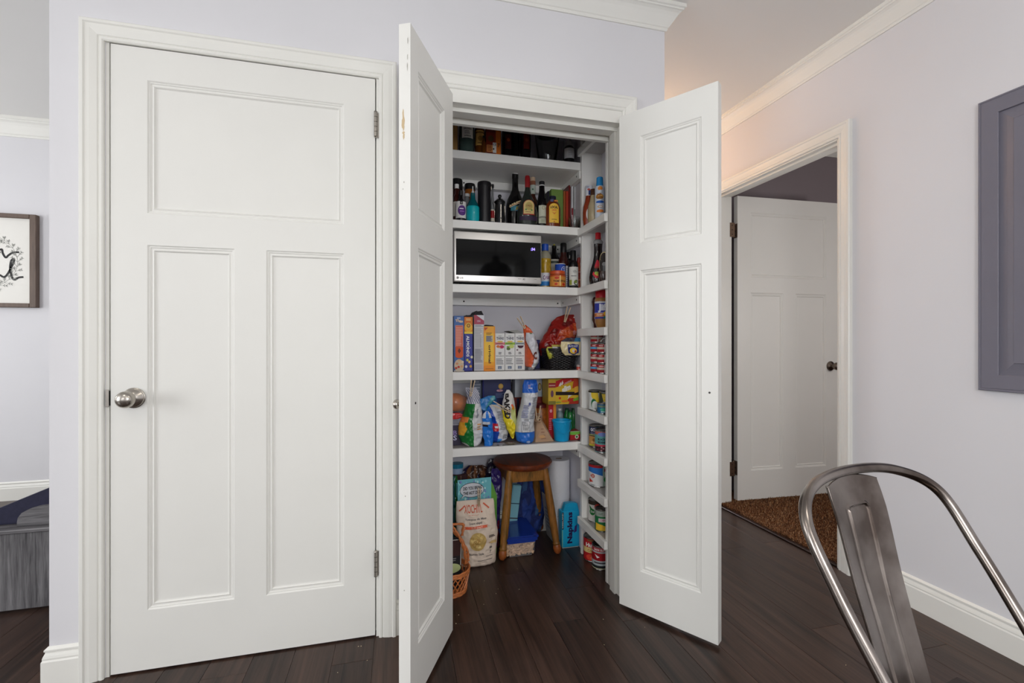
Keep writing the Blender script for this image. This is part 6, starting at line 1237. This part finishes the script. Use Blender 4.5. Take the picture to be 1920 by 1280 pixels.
pr.text('Mexican Style', .22, .215, .62, .255, (110, 104, 100)); pr.lines(.74, .46, .92, .50, 2, (90, 80, 76), h=.6); pr.ell(.80, .315, .035, .018, (120, 112, 108)); pr.text('7', .78, .23, .82, .27, (100, 96, 96)); pr.lines(.68, .185, .9, .20, 1, (120, 112, 108)); pr.lines(.45, .135, .9, .15, 1, (110, 102, 98)); pr.poly([(.74, .38), (.95, .36), (.95, .40), (.80, .41)], (206, 176, 120)); pr.build('printing', t, sf)
clothespin('clothespin seen edge on, standing on the pale corn chip bag', (898, 948), (898.5, 914), .428, spread=.06)
# gift bag behind it
t = thing('gift_bag', 'turquoise and green gift bag asking DID YOU BRING THE HOT DISH', 'bag', (PX(858, .53), .53, 0)); k = dep(890, .53)/FPX; W = PX(921, .53)-PX(858, .53); hL, hR = PZ(859, 900, .53), PZ(921, 894, .53)
obj('front_panel', prism([(0, .0006), (W, .0006), (W, hR), (0, hL)], 0, .0012), pm('aqua_paper', (110, 186, 196), .5), t)
obj('side_gusset', prism([(W, .0006), (W+.028, .0006), (W+.030, hR-.10), (W+.012, hR-.045), (W, hR-.02)], 0.0012, .055), pm('lime_paper', (96, 156, 60), .5), t); obj('back_panel', bx(0, W, .055, .0562, .0006, hL-.03), pm('aqua_paper', (110, 186, 196), .5), t)
pr = Print()
rr_ = random.Random(4)
for i in range(70): x, z = rr_.uniform(.004, W-.012), rr_.uniform(hL-.14, hL-.008); pr.ell(x, z, rr_.uniform(.003, .007), rr_.uniform(.003, .008), rr_.choice(((150, 214, 220), (80, 160, 180), (140, 190, 214), (190, 230, 230), (130, 140, 200))), n=6, lay=1+i % 3)
x_ = lambda p: PX(p, .53)-PX(858, .53); z_ = lambda p, px=888: PZ(px, p, .53)
pr.k = 4; pr.poly([(x_(862), z_(934)), (x_(878), z_(926)), (x_(872), z_(922))], (40, 40, 50)); pr.ell(x_(885), z_(918), x_(907.5)-x_(885), z_(904)-z_(918), (50, 50, 60), n=32); pr.ell(x_(885), z_(918), x_(906.6)-x_(885), z_(905)-z_(918), (214, 216, 222), n=32); pr.poly([(x_(864), z_(932.6)), (x_(878), z_(925)), (x_(873), z_(922))], (214, 216, 222))
for s_, a, b_, c_, d_ in (('DID YOU BRING', 868.5, 918.0, 903.5, 911.0), ('THE HOT DISH?', 868.5, 927.0, 903.5, 920.0)):
    V, F = text_geo(s_, .035); u0, u1, v0, v1 = x_(a), x_(c_), z_(b_), z_(d_); pr._add([(u0+(u1-u0)*q, v0+(v1-v0)*w_*.9+.004*q) for q, w_ in V], F, (44, 44, 50), None)
pr.build('printing', t, front(0, 0, 0))
G8 = 'bags and packs heaped at the back left of the pantry floor'
def fc(u, v, s): return (46, 30, 100) if v > .35 or u < .6 else (120, 20, 40)
bag('purple_bag', 'dark purple and crimson bag edge right of the gift bag', 'bag', [(878, 922, 934), (886, 921, 939), (905, 920, 941), (925, 921, 941), (950, 922, 938), (1000, 924, 936)], .60, .02, fc, seed=80, amp=.008, zb=0, group=G8)
def fc(u, v, s): n = noise.noise(Vector((u*6, v*6, 8))); return (120, 78, 50) if n > .1 else ((64, 40, 30) if n > -.2 else (30, 26, 60))
bag('brown_bag', 'crumpled brown and navy bag behind the gift bag', 'bag', [(872, 878, 905), (880, 868, 918), (892, 862, 922), (905, 862, 922), (950, 862, 920)], .665, .04, fc, seed=82, amp=.015, zb=0, group=G8)
def fc(u, v, s): return (196, 190, 176) if u > .80 and v < .75 else (24, 20, 40)
bag('dark_pouch', 'black pouch with thin pale edge tilting above the gift bag', 'bag', [(860, 918, 936), (870, 914, 936), (882, 911, 930), (894, 908, 924)], .66, .02, fc, seed=84, amp=.006, group=G8)
bag('green_bag', 'dark green shiny bag end at the far left of the pantry floor', 'bag', [(892, 850, 857), (905, 846, 859), (930, 844, 860), (960, 844, 858), (985, 846, 856)], .60, .03, lambda u, v, s: (40, 110, 50) if u > .55 else (24, 80, 84), seed=86, amp=.01, zb=0, group=G8)
t = thing('blue_tub', 'turquoise and white lidded tub at the back left, above the gift bag', 'tub', (PX(857, .68), .68, 0)); k = dep(857, .68)/FPX
zt = PZ(857, 868, .68); obj('pile_box', bx(-.06, .05, -.04, .045, .0005, zt-.052, .003), pm('maroon_dark_card', (58, 26, 28), .5), t); pr = Print(); [pr.rect(-.03+.022*i, zt-.10, -.0275+.022*i, zt-.056, (150, 120, 96)) for i in range(3)]; pr.build('stripes', t, front(0, -.04, 0))
obj('tub', lathe([(0, zt-.0515), (11*k, zt-.0515), (11*k, zt-.022), (0, zt-.022)], 28), pm('white_blue_card', (150, 170, 200), .4), t, smooth=40); obj('lid', lathe([(0, zt-.022), (11.6*k, zt-.022), (11.6*k, zt), (0, zt+.001)], 28), pm('teal_lid', (24, 120, 150), .3), t, smooth=40)
# rattan handled basket at the front left
RT = mat('orange_rattan', (190, 112, 62), .42, var=.25, vscale=60, bump=.2)
t = thing('rattan_basket', 'small orange rattan basket with looped handle on the pantry floor', 'basket', (.226, .243, 0)); ra, rb_, hb_ = .066, .081, .098
for i, z in enumerate((.004, .0105, .017, hb_-.012, hb_-.005, hb_+.002)):
    r = ra+(rb_-ra)*z/hb_; obj('hoop', tube([(r*math.cos(a), r*math.sin(a), z+.0012*math.sin(a*14+i*3.14)) for a in [2*math.pi*j/64 for j in range(64)]], .0045, 8, True), RT, t, smooth=60)
for s_ in (-1, 1):
    for i in range(22):
        a0 = 2*math.pi*i/22; pts = []
        for j in range(7): q = j/6; a = a0+s_*q*.62; r = ra+(rb_-ra)*q+s_*.0012; pts.append((r*math.cos(a), r*math.sin(a), .012+(hb_-.022)*q))
        obj('lattice_cane', tube(pts, .0024, 5), RT, t)
obj('basket_base', lathe([(0, 0.001), (ra, .001), (ra, .005), (0, .005)], 32), RT, t)
hx_ = lambda p: PX(p, .21)-.226; hz_ = lambda p: PZ(866, p, .21)
for o_, pts in ((0, [(hx_(876), .0, hz_(1064)), (hx_(872), -.015, hz_(1035)), (hx_(864), -.02, hz_(1012)), (hx_(853), -.02, hz_(993)), (hx_(846), -.02, hz_(985))]), (1, [(hx_(881), .02, hz_(1064)), (hx_(880), .015, hz_(1045)), (hx_(868), .01, hz_(1020)), (hx_(850), .01, hz_(1000)), (hx_(840), .0, hz_(992))]), (2, [(hx_(868), .0, hz_(1010)), (hx_(871), -.005, hz_(990)), (hx_(868), -.01, hz_(986)), (hx_(850), -.01, hz_(985)), (hx_(832), -.01, hz_(986)), (hx_(828), .0, hz_(1010)), (hx_(826), .0, hz_(1062))])):
    b = bmesh.new()
    for tw in (0, math.pi):
        P2 = []
        for i in range(len(pts)-1):
            for j in range(8):
                q = j/8; a = Vector(pts[i]).lerp(Vector(pts[i+1]), q); w_ = (i+q)*5+tw; P2.append((a.x+.0035*math.cos(w_), a.y+.0035*math.sin(w_), a.z))
        P2.append(pts[-1]); add_tube(b, P2, .0042, 7)
    obj('handle', b, RT, t, smooth=60)
tg = thing('black_tag', 'black rounded packet with white outline inside the rattan basket', 'packet', (.226, .232, .0065), rot=(-.10, .06, .15))
obj('pack', bx(-.045, .045, -.004, .018, .0, .215, .007, seg=3), pm('black_card', (26, 24, 28), .45), tg, smooth=50)
pr = Print(); pr.rect(-.040, .10, .040, .208, (214, 206, 196)); pr.rect(-.0375, .1, .0375, .2055, (30, 26, 28)); pr.rect(-.036, .14, .036, .205, (58, 30, 26)); pr.lines(-.02, .118, .030, .134, 2, (120, 118, 116)); pr.ell(0, .09, .040, .020, (176, 186, 130)); pr.build('printing', tg, front(0, -.004, 0))
# crumbs
cr = random.Random(9); b = bmesh.new(); b2 = []
for i, (px, py) in enumerate(((895, 1108), (934, 1104), (970, 1066), (973.5, 1105), (908, 1089), (1112, 1091), (677, 1211.5), (672, 1212), (688.5, 1238), (860, 1153), (855, 1169), (1131, 1161), (1209, 1176), (930, 1113), (1586, 1247), (907, 1133), (633, 1261), (1133, 1209))):
    z = FPX*CAMH/(py-640); r = ray(px); x, y = r[0]*z, r[1]*z-CAMD; s_ = cr.uniform(.0012, .0022)
    q = thing('crumb', 'tiny pale food crumb on the dark plank floor', 'crumb', (x, y, 0.0002), cr.uniform(0, 3), 'crumbs scattered on the floor')
    bb = bmesh.new(); bmesh.ops.create_icosphere(bb, subdivisions=1, radius=s_, matrix=Matrix.Translation((0, 0, s_*.6)) @ Matrix.Diagonal((1.3, .8, .6, 1))); obj('crumb_body', bb, pm('crumb', (214, 196, 160), .7), q)

# ------------------------------------------------------------------ metal chair in the foreground
def metal_worn():
    m = bpy.data.materials.new('brushed_gunmetal'); m.use_nodes = True; nt = m.node_tree; b = nt.nodes['Principled BSDF']; L = nt.links.new
    tc = nt.nodes.new('ShaderNodeTexCoord'); n = nt.nodes.new('ShaderNodeTexNoise'); n.inputs['Scale'].default_value = 9; n.inputs['Detail'].default_value = 5; L(tc.outputs['Object'], n.inputs['Vector'])
    r = nt.nodes.new('ShaderNodeValToRGB'); r.color_ramp.elements[0].position = .35; r.color_ramp.elements[1].position = .7; r.color_ramp.elements[0].color = rgb(88, 78, 72); r.color_ramp.elements[1].color = rgb(150, 142, 136); L(n.outputs['Fac'], r.inputs[0]); L(r.outputs[0], b.inputs['Base Color'])
    mr = nt.nodes.new('ShaderNodeMapRange'); mr.inputs['To Min'].default_value = .16; mr.inputs['To Max'].default_value = .30; L(n.outputs['Fac'], mr.inputs[0]); L(mr.outputs[0], b.inputs['Roughness']); b.inputs['Metallic'].default_value = 1.0; return m
GM = metal_worn()
CO = Vector((.8379, -1.0550, 0)); Fv = Vector((.1444, -.9895, 0)); Wv = Vector((.9895, .1444, 0))
ch = thing('metal_chair', 'gunmetal cafe chair with hoop back and embossed splat, lower right foreground', 'chair', CO)
def cp_(h, f, z): return Wv*h+Fv*f+Vector((0, 0, z))
def crom(P, n=10):
    P = [Vector(p) for p in P]; P = [2*P[0]-P[1]]+P+[2*P[-1]-P[-2]]; out = []
    for i in range(1, len(P)-2):
        a, b, c, d = P[i-1:i+3]
        for j in range(n): t = j/n; out.append(.5*((2*b)+(c-a)*t+(2*a-5*b+4*c-d)*t*t+(3*b-a-3*c+d)*t**3))
    out.append(P[-2]); return out
HC = [(.12, .010, .824), (.193, .045, .784), (.201, .100, .692), (.195, .159, .595), (.189, .214, .500), (.186, .245, .445)]
path = [cp_(-h, f, z) for h, f, z in HC[::-1]]+[cp_(0, 0, .835)]+[cp_(h, f, z) for h, f, z in HC]
obj('back_hoop', tube(crom(path, 12), .0094, 16), GM, ch, smooth=60)
# splat: curved sheet with rolled edges and an embossed U rib
SP = [(0.0, .8265, .0735), (.0, .8215, .0735), (.010, .786, .0738), (.0235, .735, .072), (.0433, .6527, .068), (.065, .575, .064), (.0889, .491, .061), (.100, .452, .059)]
_spc = crom([(a, b, c) for a, b, c in SP[1:]], 16)
def sp_at(z):
    for a, b in zip(_spc, _spc[1:]):
        if b[1] <= z <= a[1]: k = (a[1]-z)/(a[1]-b[1]+1e-9); return a[0]+(b[0]-a[0])*k, a[2]+(b[2]-a[2])*k
    return (SP[1][0], SP[1][2]) if z > SP[1][1] else (SP[-1][0], SP[-1][2])
bm = bmesh.new(); nu, nv = 72, 130; G = []
for j in range(nv+1):
    zq = .824-(.824-.452)*j/nv; row = []
    for i in range(nu+1):
        u = -1+2*i/nu; tv = j/nv
        zt_ = zq - (.012*(u*u))*max(0, 1-tv*6)            # top edge follows the hoop
        f_, hw = sp_at(zq)
        e = -.010*(1-u*u)                                # hollow across
        # U-shaped embossed rib
        aw = (.40-.05*tv)*hw; rc_ = .010; qx = abs(u*hw)-(aw-rc_); qy = rc_-(tv-.135)*.372
        sd = math.hypot(max(qx, 0), max(qy, 0))+min(max(qx, qy), 0)-rc_; rib = math.exp(-(sd/.0024)**2)
        ed = -.005*max(0, (abs(u)-.965)/.035)**2
        row.append(bm.verts.new(cp_(u*hw, f_+e+.0042*rib+ed+.004, zt_)))
    G.append(row)
for j in range(nv):
    for i in range(nu): bm.faces.new((G[j][i], G[j+1][i], G[j+1][i+1], G[j][i+1]))
o = obj('splat', bm, GM, ch, smooth=60); md = o.modifiers.new('thick', 'SOLIDIFY'); md.thickness = .0022; md.offset = -1
# seat, apron, legs
seat = [(-.165, .085), (.165, .085), (.182, .14), (.188, .26), (.186, .42), (.165, .455), (-.165, .455), (-.186, .42), (-.188, .26), (-.182, .14)]
bm = bmesh.new(); T1 = [bm.verts.new(cp_(a, b, .452)) for a, b in seat]; T2 = [bm.verts.new(cp_(a*1.02, b+.002, .446)) for a, b in seat]; T3 = [bm.verts.new(cp_(a*1.02, b+.002, .418)) for a, b in seat]
inn = [bm.verts.new(cp_(a*.86, .27+(b-.27)*.86, .448)) for a, b in seat]; c_ = bm.verts.new(cp_(0, .27, .446)); n_ = len(seat)
for i in range(n_):
    j = (i+1) % n_; bm.faces.new((T3[i], T3[j], T2[j], T2[i])); bm.faces.new((T2[i], T2[j], T1[j], T1[i])); bm.faces.new((T1[i], T1[j], inn[j], inn[i])); bm.faces.new((inn[i], inn[j], c_))
bmesh.ops.recalc_face_normals(bm, faces=bm.faces); obj('seat', bm, GM, ch, smooth=30)
for sx in (-1, 1):
    for fb in (0, 1):
        a = (sx*.168, .11 if fb == 0 else .425, .440); b_ = (sx*.205, .03 if fb == 0 else .475, .004)
        bm = bmesh.new(); n1 = 5
        for q0, q1 in ((0, 1),):
            A = cp_(*a); B = cp_(*b_); wx, wy = Wv*.022, Fv*.020*(1 if fb else -1)
            vs = []
            for P_, s_ in ((A, 1.15), (A.lerp(B, .5), .9), (B, .6)):
                vs.append([bm.verts.new(P_-Wv*.018*s_*sx-wy*0), bm.verts.new(P_+Wv*.014*s_*sx), bm.verts.new(P_+Wv*.014*s_*sx+wy*s_*1.3), bm.verts.new(P_+Wv*.011*s_*sx+wy*s_*1.3), bm.verts.new(P_+Wv*.011*s_*sx+wy*.15), bm.verts.new(P_-Wv*.018*s_*sx+wy*.15)])
            for R0_, R1_ in zip(vs, vs[1:]):
                for i in range(6): j = (i+1) % 6; bm.faces.new((R0_[i], R0_[j], R1_[j], R1_[i]))
            bm.faces.new(vs[0]); bm.faces.new(vs[-1][::-1])
        bmesh.ops.recalc_face_normals(bm, faces=bm.faces); lg = obj('leg', bm, GM, ch)
        obj('foot', bx(-.014, .014, -.014, .014, .0005, .016, .004, M=Matrix.Translation(cp_(b_[0], b_[1], 0))), BLACK, lg)
for pts in (((-.178, .12, .28), (.178, .12, .28)), ((-.178, .43, .28), (.178, .43, .28))): pass
obj('brace', tube([cp_(-.187, .07, .22), cp_(.187, .455, .22)], .006, 8), GM, ch); obj('brace', tube([cp_(.187, .07, .232), cp_(-.187, .455, .232)], .006, 8), GM, ch)

# pendant lamp of the dining room (behind the camera; mirrored in the microwave door)
t = thing('pendant_lamp', 'black dome pendant lamp over the dining table, mirrored in the microwave door', 'lamp', (1.10, -2.5, 1.84))
MB_ = pm('matt_black_enamel', (20, 20, 22), .45)
obj('shade', lathe([(.19, 0), (.185, .045), (.16, .09), (.12, .125), (.06, .145), (.045, .16), (.04, .21), (.02, .22), (0, .22)], 40), MB_, t, smooth=60); obj('cord', tube([(0, 0, .22), (0, 0, .655)], .004, 8), MB_, t)
